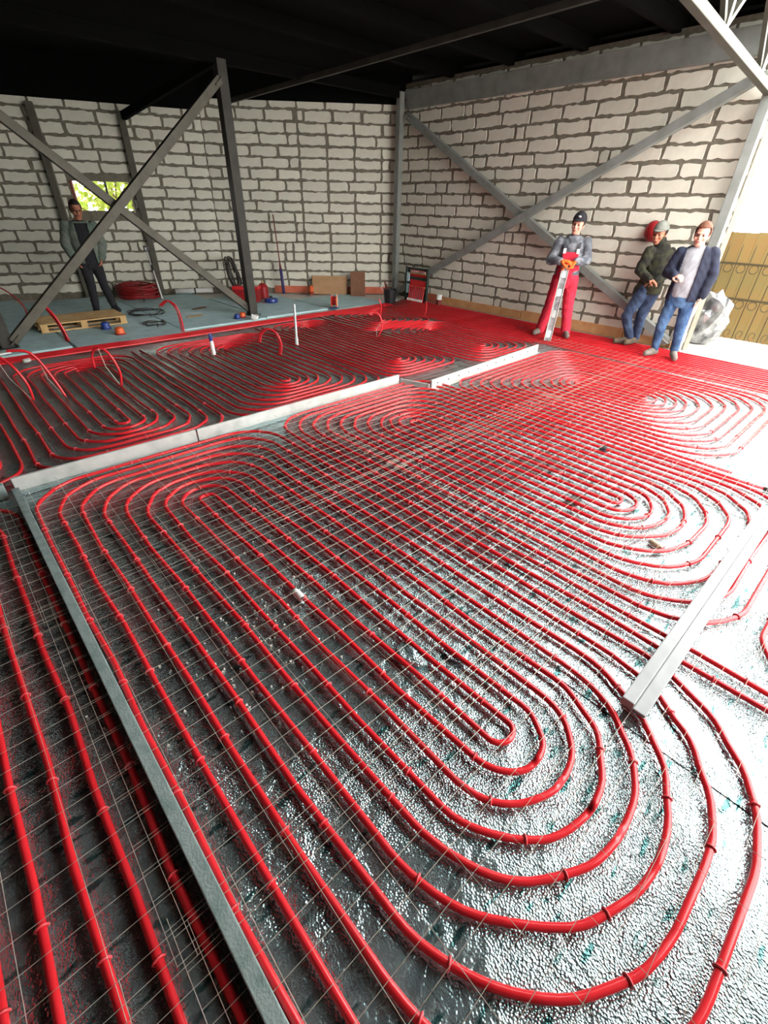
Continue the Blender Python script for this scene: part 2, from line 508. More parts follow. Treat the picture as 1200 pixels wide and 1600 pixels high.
# truss over the opening
r = empty('roof_truss', u3(4.575, 1.25, 1.70)); tag(r, 'pale steel roof truss over the bright opening at upper right', 'truss')
MB().bar(u3(0.06, 0, -0.05), u3(-5.6, 0, 0.375), 0.045 * U, 0.045 * U).build('bottom_chord', 'truss_steel', r, bevel=0.006)
MB().bar(u3(0.06, 0, 0.40), u3(-5.6, 0, 0.40), 0.05 * U, 0.05 * U).build('top_chord', 'truss_steel', r, bevel=0.006)
for i in range(5):
    x = -0.37 - 0.77 * i
    zb = -0.045 - x * 0.075
    MB().bar(u3(x, 0, zb + 0.02), u3(x, 0, 0.375), 0.036 * U, 0.036 * U).build('web_post', 'truss_steel', r)
    MB().bar(u3(x + 0.02, 0, zb + 0.03), u3(x + 0.34, 0, 0.37), 0.024 * U, 0.024 * U).build('web_diagonal', 'truss_steel', r)
    MB().bar(u3(x - 0.02, 0, zb + 0.03), u3(x - 0.34, 0, 0.37), 0.024 * U, 0.024 * U).build('web_diagonal', 'truss_steel', r)

# boards along the foot of the walls
mat('osb', hexc(212, 160, 110), 0.85, noise=(5, hexc(196, 132, 86), 0.35, 0.7))
mat('pink_foam', hexc(214, 120, 92), 0.85, noise=(5, hexc(200, 104, 80), 0.35, 0.7))
for i, (y0, y1, h) in enumerate(((4.05, 4.60, 0.085), (2.85, 4.04, 0.075), (1.75, 2.84, 0.085), (1.32, 1.74, 0.06))):
    o = MB().box((4.655 * U - 0.045, y0 * U, -0.01), (4.655 * U - 0.012, y1 * U, h * U)).build('edge_board', 'pink_foam' if i == 0 else 'osb', bevel=0.003)
    tag(o, ['pinkish board at the foot of the right wall by the corner column', 'orange tan board at the foot of the right wall left of the red overalls',
            'orange tan board at the foot of the right wall behind the red overalls', 'short tan board at the wall foot behind the man in camouflage'][i], 'board', 'boards along the wall foot')
for i, (s0, s1) in enumerate(((0.62, 1.05), (1.07, 1.55), (1.57, 2.20))):
    o = wall_strip('edge_board', (QX, QY), (4.70, 4.74), 0.006, 0.085, -0.045, 0.03, 'pink_foam')
    o.data.transform(Matrix.Diagonal(((s1 - s0) / 2.287, 1, 1, 1)))
    o.data.transform(Matrix.Translation((s0 * U, 0, 0)))
    tag(o, ['salmon foam board at the back wall foot behind the dark column', 'salmon foam board at the back wall foot beside the leaning brown board', 'salmon foam board at the back wall foot next to the corner'][i], 'board', 'boards along the wall foot')

# ------------------------------------------------------------------ joint strips on the floor
def joint_strip(label, a, b, prof, m, flange_m, ends=(), bolts=0):
    """prof: (web height, web thickness, flange width, side)"""
    A = u3(*a); B = u3(*b); L = (B - A).length; d = (B - A).normalized()
    r = empty('joint_strip', A, math.atan2(d.y, d.x)); tag(r, label, 'joint strip', 'grey joint strips between the floor fields')
    h, t, fw, side = prof
    MB().box((0, -t / 2 * U, 0.0), (L, t / 2 * U, h * U)).build('web', m, r, bevel=0.004)
    y0, y1 = (t / 2, t / 2 + fw) if side > 0 else (-t / 2 - fw, -t / 2)
    MB().box((0, y0 * U, 0.0), (L, y1 * U, 0.003)).build('flange', flange_m, r, bevel=0.002)
    for i in range(bolts):
        x = L * (i + 0.5) / bolts
        MB().box((x - 0.004, -t / 2 * U - 0.003, h * U * 0.45), (x + 0.014, -t / 2 * U, h * U * 0.62)).build('slot', 'dark_steel', r)
    return r
joint_strip('long pale joint strip left part, closing the front pipe field', (-0.02, 2.165, 0), (0.735, 2.150, 0), (0.06, 0.014, 0.05, -1), 'strip_white', 'foil')
joint_strip('long pale joint strip middle part, ending at the step between fields', (0.742, 2.150, 0), (2.125, 2.142, 0), (0.06, 0.014, 0.04, -1), 'strip_white', 'foil')
joint_strip('pale joint strip with dark slots near the workers', (2.21, 1.925, 0), (3.585, 1.99, 0), (0.06, 0.014, 0.03, -1), 'strip_white', 'strip_white', bolts=12)
joint_strip('short low strip stepping between the two pale joint strips', (2.135, 2.13, 0), (2.20, 1.93, 0), (0.035, 0.012, 0.02, 1), 'strip_white', 'strip_white')
joint_strip('grey joint strip running towards the viewer at lower left', (-0.02, 2.12, 0), (-0.012, -0.15, 0), (0.036, 0.026, 0.0051, 1), 'strip_grey', 'strip_grey')
joint_strip('short grey joint strip end at the left picture edge', (-0.42, 2.175, 0), (-0.05, 2.160, 0), (0.05, 0.03, 0.02, -1), 'strip_grey', 'strip_grey')
r = joint_strip('bright profile strip lying over the pipes at the right', (0.862, 0.066, 0.0255), (2.12, 0.068, 0.0255), (0.024, 0.0285, 0.030, -1), 'strip_light', 'strip_light')
MB().box((0, -0.044 * U, 0.006), (1.258 * U, -0.0145 * U, 0.010 * U)).build('lower_step', 'strip_light', r, bevel=0.004)

# ------------------------------------------------------------------ heating pipes
PR = 0.0075          # pipe radius, layout units
def fillet(pts, rads, seg=None):
    """round the corners of a 2d polyline"""
    out = [Vector(pts[0])]
    for i in range(1, len(pts) - 1):
        p, a, b = Vector(pts[i]), Vector(pts[i - 1]), Vector(pts[i + 1])
        u = a - p; v = b - p
        lu, lv = u.length, v.length
        if lu < 1e-5 or lv < 1e-5: continue
        u /= lu; v /= lv
        r = min(rads[i], lu * (0.5 if i > 1 else 0.95), lv * (0.5 if i < len(pts) - 2 else 0.95))
        if abs(u.dot(v)) > 0.98:
            out.append(p); continue
        # right-angle style fillet
        ang = math.acos(max(-1, min(1, u.dot(v))))
        t = r                                     # tangent length
        rr = t * math.tan(ang / 2)
        c = p + (u + v).normalized() * (rr / math.sin(ang / 2))
        s = p + u * t; e = p + v * t
        a0 = math.atan2(s.y - c.y, s.x - c.x); a1 = math.atan2(e.y - c.y, e.x - c.x)
        da = (a1 - a0 + math.pi) % (2 * math.pi) - math.pi
        n = max(5, int(abs(da) / (math.pi / 2) * (8 + rr * 40)))
        for k in range(n + 1):
            th = a0 + da * k / n
            out.append(Vector((c.x + rr * math.cos(th), c.y + rr * math.sin(th))))
    out.append(Vector(pts[-1]))
    return out

def bifilar(x0, x1, y0, y1, a, sn, sf, rfar, rnear, tail=(0.0, 0.0)):
    """counter-flow spiral in a rectangle; a = even number of leading turns. Inlet and outlet leave at the near left corner."""
    sx = (x1 - x0) / (2 * a + 1)
    def line(j, o):
        if j == 0: return ('x', x0 + o * sx)
        if j == 1: return ('y', y1 - (o - 0.5) * sf)
        if j == 2: return ('x', x1 - (o - 1.0) * sx)
        return ('y', y0 + (o - 1.5) * sn)
    def strand(extra):
        ls = []
        for k in range(a // 2 + 1):
            for j in range(4):
                ls.append((j, 2 * k + j / 2.0 + extra))
                if k == a // 2 and j == 0: break
        pts = []; rad = []
        for i in range(len(ls) - 1):
            l0, l1 = line(*ls[i]), line(*ls[i + 1])
            x = l0[1] if l0[0] == 'x' else l1[1]
            y = l0[1] if l0[0] == 'y' else l1[1]
            pts.append((x, y)); rad.append(rfar if ls[i][0] in (0, 1) else rnear)
        return ls, pts, rad
    la, pa, ra = strand(0.0)
    lb, pb, rb = strand(1.0)
    xa = line(*la[-1])[1]; xb = line(*lb[-1])[1]
    yu = y1 - (a + 0.3) * sf
    pts = [(x0, y0 - tail[0])] + pa + [(xa, yu), (xb, yu)] + pb[::-1] + [(x0 + sx, y0 - tail[1])]
    rads = [0] + ra + [sx / 2, sx / 2] + rb[::-1] + [0]
    return pts, rads

clip_me = None
def make_clip():
    mb = MB()
    pts = []
    for k in range(7):
        a = math.radians(-35 + 250 * k / 6)
        pts.append((0.0, PR * U * 1.22 * math.cos(a), PR * U * 1.22 * math.sin(a)))
    mb.tube(pts, 0.0048, 4)
    me = mb.mesh('clip', True); me.materials.append(MATS['clip_red'])
    return me
clip_me = make_clip()

def pipe_object(label, path2, wig=0.004, seed=0, clips=True, cliprange=3.2, z=PR, cs=0.30):
    r = random.Random(seed)
    # resample and add hand-laid waviness
    pts = []
    for i in range(len(path2) - 1):
        a, b = path2[i], path2[i + 1]
        n = max(1, int((b - a).length / 0.22))
        for k in range(n): pts.append(a.lerp(b, k / n))
    pts.append(path2[-1])
    ph = [r.uniform(0, 6.28) for _ in range(4)]
    P = []
    for p in pts:
        dx = wig * (math.sin(p.y * 7.0 + ph[0]) * 0.6 + math.sin(p.y * 15 + p.x * 60 + ph[1]) * 0.7)
        dy = wig * (math.sin(p.x * 8.0 + ph[2]) * 0.6 + math.sin(p.x * 14 + p.y * 50 + ph[3]) * 0.5)
        P.append(Vector(((p.x + dx) * U, (p.y + dy) * U, z * U + r.uniform(-0.001, 0.002))))
    root = empty('heating_pipe_loop', (P[0].x, P[0].y, 0))
    tag(root, label, 'pipe', 'red underfloor heating pipe loops')
    o = MB().tube([p - root.location for p in P], PR * U, 8).build('pipe', 'red_pipe', root, smooth=True)
    if clips:
        acc = r.uniform(0, 0.3); cnt = 0
        for i in range(len(P) - 1):
            a, b = P[i], P[i + 1]
            L = (b - a).length / U
            while acc < L:
                q = a.lerp(b, acc / L)
                dist = math.hypot(q.x / U, q.y / U)
                d = (b - a)
                if dist < cliprange and cnt < 290:
                    c = link('clip', clip_me, None, root)
                    c.location = q - root.location
                    c.rotation_euler = (0, 0, math.atan2(d.y, d.x) + r.uniform(-0.15, 0.15))
                    cnt += 1
                acc += cs * r.uniform(0.8, 1.2)
            acc -= L
    return root

def loop(label, x0, x1, y0, y1, a, sn, sf, rfar, rnear, seed, flip=False, tail=(0, 0), clips=True, cliprange=3.0):
    pts, rads = bifilar(x0, x1, y0, y1, a, sn, sf, rfar, rnear, tail)
    if flip:   # inlet at the far side
        pts = [(x, y0 + y1 - y) for x, y in pts]
    path = fillet([Vector(p) for p in pts], rads)
    return pipe_object(label, path, seed=seed, clips=clips, cliprange=cliprange)

loop('red pipe loop filling the front field right of the grey strip', 0.005, 1.068, -0.235, 2.105, 8, 0.063, 0.058, 0.21, 0.36, 1, tail=(0.3, 0.3))
loop('red pipe loop of the second field, curling towards the bright right side', 1.125, 2.33, -0.04, 2.105, 10, 0.058, 0.047, 0.20, 0.26, 2, tail=(1.1, 1.1))
lp3 = loop('red pipe loop of the third field beyond the slotted strip', 2.37, 3.77, 0.30, 1.905, 12, 0.056, 0.044, 0.17, 0.26, 3, tail=(0.20, 0.05))
loop('red pipe loop left of the grey strip at the lower left edge', -1.13, -0.05, -0.45, 2.10, 8, 0.06, 0.06, 0.2, 0.2, 4)
loop('red pipe loop behind the bright profile strip at the right edge', 1.25, 2.5, -1.25, -0.10, 8, 0.06, 0.05, 0.16, 0.2, 5)
loop('red pipe loop right of the opening, beside the pale paving', 2.62, 3.9, -1.3, 0.14, 8, 0.06, 0.05, 0.16, 0.2, 6, clips=False)
loop('red pipe loop of the dim field behind the long strip at left', 0.09, 0.97, 2.23, 3.98, 6, 0.052, 0.056, 0.16, 0.2, 7, flip=True, cliprange=2.9)
loop('red pipe loop behind the strip end at the left picture edge', -0.95, 0.04, 2.25, 3.15, 6, 0.06, 0.055, 0.16, 0.2, 12, flip=True, clips=False)
loop('red pipe loop in the middle of the far field', 1.02, 2.12, 2.215, 3.98, 8, 0.05, 0.050, 0.2, 0.2, 8, flip=True, clips=False)
loop('red pipe loop of the far field left of the slotted strip', 2.16, 2.88, 2.22, 4.10, 6, 0.05, 0.05, 0.15, 0.2, 9, flip=True, clips=False)
loop('red pipe loop behind the slotted strip', 2.93, 3.80, 2.06, 3.32, 6, 0.05, 0.05, 0.18, 0.2, 10, flip=True, clips=False)
loop('red pipe loop in front of the red manifold', 2.93, 3.82, 3.36, 4.16, 6, 0.045, 0.045, 0.14, 0.14, 11, flip=True, clips=False)
MB().tube([(0, -0.035, PR * U), (0, 0.03, PR * U)], PR * U * 1.25, 8).build('end_cap', 'dark_steel', lp3, smooth=True)
# feed pipes: parallel runs along the right wall and along the edge of the blue boards towards the manifold
for i in range(12):
    x = 3.86 + 0.058 * i
    yend = 4.22 + 0.02 * i
    pts = [Vector((x, -1.2)), Vector((x, yend - 0.0))]
    o = pipe_object('red feed pipe along the right wall, run %d of twelve' % (i + 1), pts, seed=40 + i, clips=False)
    o.name = 'feed_pipe'; o['group'] = 'feed pipes along the right wall'
    o['label'] = 'red feed pipe run along the right wall, %s' % ['outermost from the wall', 'second from the open floor', 'third from the open floor', 'fourth from the open floor', 'fifth from the open floor', 'sixth from the open floor', 'sixth from the wall', 'fifth from the wall', 'fourth from the wall', 'third from the wall', 'second from the wall', 'nearest the wall boards'][i]
for i in range(6):
    y = 4.20 + 0.026 * i
    xs = [-0.5, 0.3, 0.9, 1.6, 2.3, 3.0, 3.6, 4.05]
    pts = [Vector((x, y + 0.012 * math.sin(x * 3.1))) for x in xs]
    o = pipe_object('x', pts, seed=60, clips=False, wig=0.004)
    o.name = 'feed_pipe'; o['group'] = 'feed pipes beside the blue boards'
    o['label'] = 'red feed pipe run beside the blue boards, %s' % ['frontmost', 'second from the front', 'third from the front', 'third from the back', 'second from the back', 'rearmost'][i]

# ------------------------------------------------------------------ wire mesh sheets over the pipes
def wire_sheet(label, cx, cy, w, h, rz, z, seed):
    r = random.Random(seed); mb = MB(); cell = 0.0525
    rad = 0.00095
    nx = int(w / cell); ny = int(h / cell)
    for i in range(nx + 1):
        if i % 2: continue
        x = (-w / 2 + cell * i) * U
        mb.tube([(x, -h / 2 * U, 0), (x + r.uniform(-.004, .004), 0, r.uniform(-.002, .003)), (x, h / 2 * U, 0)], rad, 4, cap=False)
    for j in range(ny + 1):
        y = (-h / 2 + cell * j) * U
        mb.tube([(-w / 2 * U, y, rad * 1.6), (-w / 6 * U, y + r.uniform(-.004, .004), rad * 1.6), (w / 6 * U, y + r.uniform(-.004, .004), rad * 1.6), (w / 2 * U, y, rad * 1.6)], rad, 4, cap=False)
    o = mb.build('wire_mesh_sheet', 'wire')
    o.location = (cx * U, cy * U, z * U); o.rotation_euler = (0, 0, rz)
    tag(o, label, 'wire mesh', 'steel mesh sheets over the pipes')
    return o
k = 0
cols = [(-0.72, 'at the far left'), (0.62, 'over the left front pipes'), (1.98, 'over the middle pipes'), (3.36, 'towards the right wall')]
rows = [(-0.12, 'in the front row'), (0.86, 'in the second row'), (1.70, 'in the third row'), (2.68, 'behind the long strip'), (3.66, 'in the far row')]
for j, (cy, wy) in enumerate(rows):
    for i, (cx, wx) in enumerate(cols):
        if j >= 3: continue
        k += 1
        h = 0.89 if j == 2 else 1.03
        wire_sheet('steel wire mesh sheet %s, %s' % (wy, wx), cx, cy + rnd.uniform(-.015, .015), 1.42, h, rnd.uniform(-0.012, 0.012) if j < 3 else 0, 2 * PR + 0.0050 + 0.0030 * ((i + j) % 2), 80 + k)
# ------------------------------------------------------------------ outside: fence, grille, trees
mat('fence_wood', hexc(122, 108, 62), 0.8, noise=(1.6, hexc(134, 98, 52), 0.35, 0.7), rand=0.2)
mat('iron', hexc(70, 62, 40), 0.5, 0.3)
mat('post_grey', hexc(120, 112, 100), 0.8, noise=(6, hexc(98, 92, 82), 0.35, 0.7))
mat('leaf', hexc(150, 176, 60), 0.6, noise=(3, hexc(196, 206, 96), 0.35, 0.7))
mat('bark', hexc(120, 100, 78), 0.9, noise=(8, hexc(90, 74, 58), 0.35, 0.7), bump=(30, 0.5))
fen = empty('board_fence', u3(5.56, 1.0, 0)); tag(fen, 'yellowish wooden board fence outside the opening', 'fence')
me = None
for i in range(30):
    y = -1.9 + 0.098 * i
    if me is None:
        mb = MB().box((0, -0.0485 * U, -0.06), (0.022, 0.0485 * U, 0.845 * U)); me = mb.mesh('board'); me.materials.append(MATS['fence_wood'])
    b = link('board', me, None, fen); b.location = (rnd.uniform(0, 0.01), y * U, rnd.uniform(-0.02, 0.02))
for z in (0.16, 0.70):
    MB().box((0.033, -1.95 * U, z * U), (0.07, 1.0 * U, (z + 0.035) * U)).build('rail', 'fence_wood', fen)
for y in (-1.55, -0.56, 0.42):
    MB().box((-0.06, (y - 0.032) * U, -0.06), (-0.005, (y + 0.032) * U, 0.32 * U)).build('post', 'post_grey', fen)
gr = empty('iron_grille_fence', u3(5.40, 1.0, 0)); tag(gr, 'dark wrought iron grille with rings and scrolls in front of the board fence', 'grille')
for z in (0.62, 0.345):
    MB().box((-0.012, -1.6 * U, (z - 0.009) * U), (0.012, 1.1 * U, (z + 0.009) * U)).build('rail', 'iron', gr)
bar_me = MB().tube([(0, 0, 0.03), (0, 0, 0.74 * U), (0, 0, 0.775 * U)], [0.008, 0.008, 0.001], 6).mesh('bar', True); bar_me.materials.append(MATS['iron'])
def ring_pts(rad, n=12):
    return [(0, rad * math.cos(2 * math.pi * k / n), rad * math.sin(2 * math.pi * k / n)) for k in range(n)]
ring_me = MB().tube(ring_pts(0.033 * U), 0.007, 5, closed=True).mesh('ring', True); ring_me.materials.append(MATS['iron'])
sc_pts = [(0, 0.036 * U * math.cos(a) * (1 - t * 0.75), 0.05 * U + 0.045 * U * math.sin(a) * (1 - t * 0.6)) for t, a in [(k / 14.0, -1.6 + k * 0.42) for k in range(15)]]
scroll_me = MB().tube(sc_pts, 0.007, 5).mesh('scroll', True); scroll_me.materials.append(MATS['iron'])
for i in range(24):
    y = (-1.35 + 0.1 * i) * U
    b = link('bar', bar_me, None, gr); b.location = (0, y, 0)
    for z in (0.582, 0.303):
        b = link('ring', ring_me, None, gr); b.location = (0, y + 0.05 * U, z * U)
    b = link('scroll', scroll_me, None, gr); b.location = (0, y + 0.05 * U, 0.02)

def tree(name, label, loc, trunk_h, crown, nleaf, leaf, seed, group=None):
    r = random.Random(seed)
    root = empty(name, loc); tag(root, label, 'tree', group)
    mb = MB().tube([(0, 0, -0.1), (0.05, 0.02, trunk_h * 0.5), (-0.03, 0.05, trunk_h), (0.02, 0.02, trunk_h + crown[2])], [0.13, 0.10, 0.08, 0.03], 8)
    for k in range(7):
        a = r.uniform(0, 6.28); z = trunk_h * r.uniform(0.6, 1.1)
        mb.tube([(0, 0, z), (math.cos(a) * crown[0] * 0.4, math.sin(a) * crown[1] * 0.4, z + 0.3), (math.cos(a) * crown[0] * 0.85, math.sin(a) * crown[1] * 0.85, z + crown[2] * 0.6)], [0.04, 0.028, 0.008], 6)
    mb.build('trunk', 'bark', root, smooth=True)
    mb = MB()
    for k in range(nleaf):
        while True:
            p = Vector((r.uniform(-1, 1), r.uniform(-1, 1), r.uniform(-1, 1)))
            if 0.25 < p.length < 1: break
        p = Vector((p.x * crown[0], p.y * crown[1], trunk_h + crown[2] * 0.3 + p.z * crown[2]))
        E = Euler((r.uniform(0, 6.28), r.uniform(0, 6.28), r.uniform(0, 6.28))).to_matrix()
        s = leaf * r.uniform(0.6, 1.3)
        mb.add([p + E @ Vector(q) * s for q in ((0, -1, 0), (0.42, -0.1, 0.08), (0, 1, -0.05), (-0.42, -0.1, 0.08))], [(0, 1, 2), (0, 2, 3)])
    mb.build('crown', 'leaf', root)['kind'] = 'stuff'
    return root
tree('leafy_tree', 'sunlit yellow green tree seen through the small window', u3(2.55, 8.6, -0.04), 1.7, (1.5, 1.1, 1.3), 1500, 0.11, 5)
tree('leafy_tree', 'pale sparse tree behind the board fence', u3(7.4, 0.6, -0.04), 1.9, (1.0, 1.0, 0.9), 90, 0.09, 6)

# small window in the back left wall: thin frame
wn = bpy.data.objects['wall_back_left']
wf = empty('window_1'); wf.matrix_world = wn.matrix_world.copy()
tag(wf, 'small bright window opening with a pale frame edge', kind='structure')
u0, u1, z0, z1 = [q * U for q in (2.9 - 1.46, 2.9 - 0.87, 0.855, 1.14)]
mat('frame_white', hexc(214, 205, 190), 0.6)
mat('reveal_red', hexc(120, 70, 60), 0.9)
MB().box((u1 - 0.03, 0.02, z0), (u1, 0.09, z1)).build('window_frame', 'frame_white', wf)
MB().box((u0, 0.02, z0), (u0 + 0.05, 0.16, z1)).build('window_frame', 'reveal_red', wf)
MB().box((u0 + 0.05, 0.10, z0), (u1 - 0.03, 0.14, z0 + 0.03)).build('window_sill', 'mortar', wf)
MB().box((u0 + (u1 - u0) * 0.56, 0.10, z0), (u0 + (u1 - u0) * 0.60, 0.13, z1)).build('window_mullion', 'olive_steel', wf)

# ------------------------------------------------------------------ loose things on the floor
mat('pine', hexc(206, 172, 118), 0.8, noise=(6, hexc(188, 150, 98), 0.35, 0.7))
mat('orange_plastic', hexc(236, 104, 50), 0.4)
mat('blue_plastic', hexc(34, 62, 140), 0.4)
mat('purple_blue', hexc(66, 58, 110), 0.5)
mat('black_plastic', hexc(28, 28, 30), 0.45)
mat('white_plastic', hexc(232, 232, 228), 0.4)
mat('pvc_grey', hexc(196, 206, 208), 0.4)
mat('dark_red', hexc(150, 24, 30), 0.45)
mat('rust_red', hexc(120, 42, 38), 0.6)
mat('dark_hose', hexc(58, 52, 48), 0.5)
mat('plywood', hexc(190, 150, 112), 0.8, noise=(5, hexc(176, 136, 98), 0.35, 0.7))
mat('hardboard', hexc(136, 92, 66), 0.7, noise=(5, hexc(120, 78, 56), 0.35, 0.7))
mat('brass', hexc(200, 170, 110), 0.35, 0.8)
mat('chrome', hexc(225, 225, 225), 0.25, 0.9)
mat('dark_green', hexc(46, 58, 50), 0.6)
mat('pale_blue', hexc(190, 222, 230), 0.4)
mat('plastic_film', hexc(150, 152, 152), 0.18, 0.45, noise=(5, hexc(70, 72, 74), 0.4, 0.62), bump=(9, 0.8))

def lathe_thing(name, label, cat, loc, parts, group=None, tilt=(0, 0, 0)):
    r = empty(name, loc); r.rotation_euler = tilt; tag(r, label, cat, group)
    for pn, prof, m in parts:
        MB().lathe(prof, 16).build(pn, m, r, smooth=False)
    return r
LEFT = Vector((-0.728, 0.686, 0)); TOCAM = Vector((-0.686, -0.728, 0))

# pallet
pl = empty('wooden_pallet', u3(0.97, 5.22, 0.008), -0.02); tag(pl, 'pale wooden pallet lying on the blue boards', 'pallet')
for i in range(5):
    y = (-0.165 + 0.0825 * i) * U
    MB().box((-0.34 * U, y - 0.062, 0.115), (0.36 * U, y + 0.062, 0.137)).build('deck_board', 'pine', pl, bevel=0.003)
for x in (-0.31, 0.0, 0.33):
    MB().box((x * U - 0.05, -0.19 * U, 0.095), (x * U + 0.05, 0.19 * U, 0.1145)).build('cross_board', 'pine', pl)
    for y in (-0.16, 0.0, 0.16):
        MB().box((x * U - 0.05, y * U - 0.05, 0.02), (x * U + 0.05, y * U + 0.05, 0.0945)).build('spacer_block', 'pine', pl)
for y in (-0.16, 0.0, 0.16):
    MB().box((-0.34 * U, y * U - 0.045, 0.0), (0.36 * U, y * U + 0.045, 0.0195)).build('base_board', 'pine', pl)

# riser loops of red pipe sticking up out of the floor
def riser(label, base, pts, rad=0.0075, m='red_pipe', tie=None, double=0.0):
    """pts: (towards picture left, up, towards camera) offsets in layout units"""
    b = u3(*base)
    root = empty('pipe_riser', b); tag(root, label, 'pipe', 'pipe ends sticking up from the floor')
    ctrl = [LEFT * (a * U) + Vector((0, 0, h * U)) + TOCAM * (c * U) for a, h, c in pts]
    # catmull-rom
    out = []
    P = [ctrl[0]] + ctrl + [ctrl[-1]]
    for i in range(1, len(P) - 2):
        for k in range(6):
            t = k / 6.0
            a, bb, c, d = P[i - 1], P[i], P[i + 1], P[i + 2]
            out.append(0.5 * ((2 * bb) + (c - a) * t + (2 * a - 5 * bb + 4 * c - d) * t * t + (3 * bb - a - 3 * c + d) * t * t * t))
    out.append(P[-2])
    MB().tube(out, rad * U, 8).build('pipe', m, root, smooth=True)
    if double:
        off = LEFT * (-double * U) + TOCAM * (0.01 * U)
        MB().tube([p + off * (1 if True else 0) for p in out], rad * U, 8).build('pipe', m, root, smooth=True)
    if tie:
        MB().tube([ctrl[0] + LEFT * 0.012, ctrl[0].lerp(ctrl[len(ctrl) // 2], 0.5) + LEFT * 0.05, ctrl[len(ctrl) // 2]], 0.004, 4).build('tie_wire', 'wire', root)
    return root
riser('red pipe end curling over at the left picture edge', (0.245, 3.294, 0.0), [(0, 0, 0), (0.0, 0.10, 0), (0.05, 0.21, 0), (0.12, 0.25, 0), (0.155, 0.20, 0), (0.165, 0.13, 0)], tie=True)
riser('tall red pipe leaning left beside the curled pipe end', (0.399, 3.236, 0.0), [(0, 0, 0), (0.03, 0.10, 0), (0.08, 0.22, 0), (0.12, 0.27, 0.02), (0.19, 0.28, 0.06)], tie=True)
riser('red pipe arch standing alone in the dim field', (0.717, 3.246, 0.0), [(0, 0, 0), (-0.015, 0.09, 0), (0.02, 0.20, 0), (0.075, 0.235, 0), (0.125, 0.19, 0), (0.135, 0.11, 0)], tie=True)
riser('red pipe arch left of the white upright tube', (1.856, 3.21, 0.0), [(0, 0, 0), (-0.02, 0.08, 0), (0.005, 0.165, 0), (0.06, 0.20, 0), (0.12, 0.165, 0), (0.145, 0.10, 0)], rad=0.0062, double=0.016)
riser('red pipe pair rising at the edge of the blue boards', (1.583, 4.382, 0.0), [(0, 0, 0), (0.0, 0.13, 0), (0.02, 0.22, 0), (0.08, 0.265, 0), (0.15, 0.22, 0)], rad=0.006, double=0.022)
riser('red pipe pair rising in front of the pallet', (0.731, 4.668, 0.0), [(0, 0, 0), (0.02, 0.12, 0), (0.06, 0.22, 0), (0.11, 0.29, 0)], rad=0.0085, double=0.024)
riser('red pipe with a wire peg in the far field', (2.866, 3.177, 0.0), [(0, 0, 0), (-0.035, 0.07, 0), (-0.035, 0.14, 0), (0.0, 0.20, 0), (0.06, 0.22, 0)], rad=0.0062, tie=True)
riser('thin red pipe end standing before the black bucket', (3.281, 3.59, 0.0), [(0, 0, 0), (0.005, 0.08, 0), (0.0, 0.17, 0), (0.02, 0.22, 0)], rad=0.0062)
riser('bent red pipe end below the manifold', (3.827, 3.529, 0.0), [(0, 0, 0), (-0.03, 0.05, 0), (-0.035, 0.11, 0), (-0.03, 0.16, 0)], rad=0.006)
riser('dark red hose arch at the left edge on the blue boards', (0.62, 5.55, 0.012), [(0, 0, 0), (-0.01, 0.14, 0), (0.07, 0.25, 0), (0.19, 0.31, 0), (0.34, 0.28, 0), (0.42, 0.12, 0), (0.44, 0, 0)], rad=0.006, m='dark_red')

# white upright tube and sealant bottle
lathe_thing('upright_tube', 'pale grey plastic tube standing upright in the red pipes', 'tube', u3(2.14, 3.379, 0.0), [
    ('tube', [(0.019, 0.02), (0.018, 0.58), (0.017, 0.61)], 'pvc_grey'), ('socket', [(0.026, 0.0), (0.026, 0.10), (0.021, 0.13)], 'pvc_grey')], tilt=(0.0, 0.02, 0))
lathe_thing('sealant_bottle', 'white bottle with a blue cap standing on the red pipes', 'bottle', u3(1.466, 3.498, 2 * PR), [
    ('body', [(0.026, 0.0), (0.028, 0.02), (0.028, 0.17), (0.022, 0.20)], 'white_plastic'), ('cap', [(0.024, 0.20), (0.024, 0.26), (0.012, 0.30)], 'blue_plastic')], tilt=(0.06, -0.05, 0))

# levelling rod by the post
rd = empty('levelling_rod', u3(2.06, 6.10, 0.012)); tag(rd, 'white levelling rod with a laser receiver leaning by the wall post', 'measuring rod')
top = LEFT * 0.13 + Vector((0, 0, 0.98)) - TOCAM * 0.05
def at(t): return top * t
MB().tube([at(0), at(0.58)], 0.017, 8).build('lower_tube', 'white_plastic', rd, smooth=True)
MB().tube([at(0.58), at(0.68)], 0.021, 8).build('clamp', 'black_plastic', rd, smooth=True)
MB().tube([at(0.68), at(0.95)], 0.012, 8).build('upper_tube', 'white_plastic', rd, smooth=True)
b = MB().box((-0.05, -0.035, 0), (0.05, 0.035, 0.10)).build('receiver', 'black_plastic', rd, bevel=0.008); b.location = at(0.95)
b = MB().box((-0.025, -0.006, 0.02), (0.025, 0.0, 0.07)).build('display', 'white_plastic', rd); b.location = at(0.95) + TOCAM * 0.045; b.rotation_euler = (0, 0, -0.82)

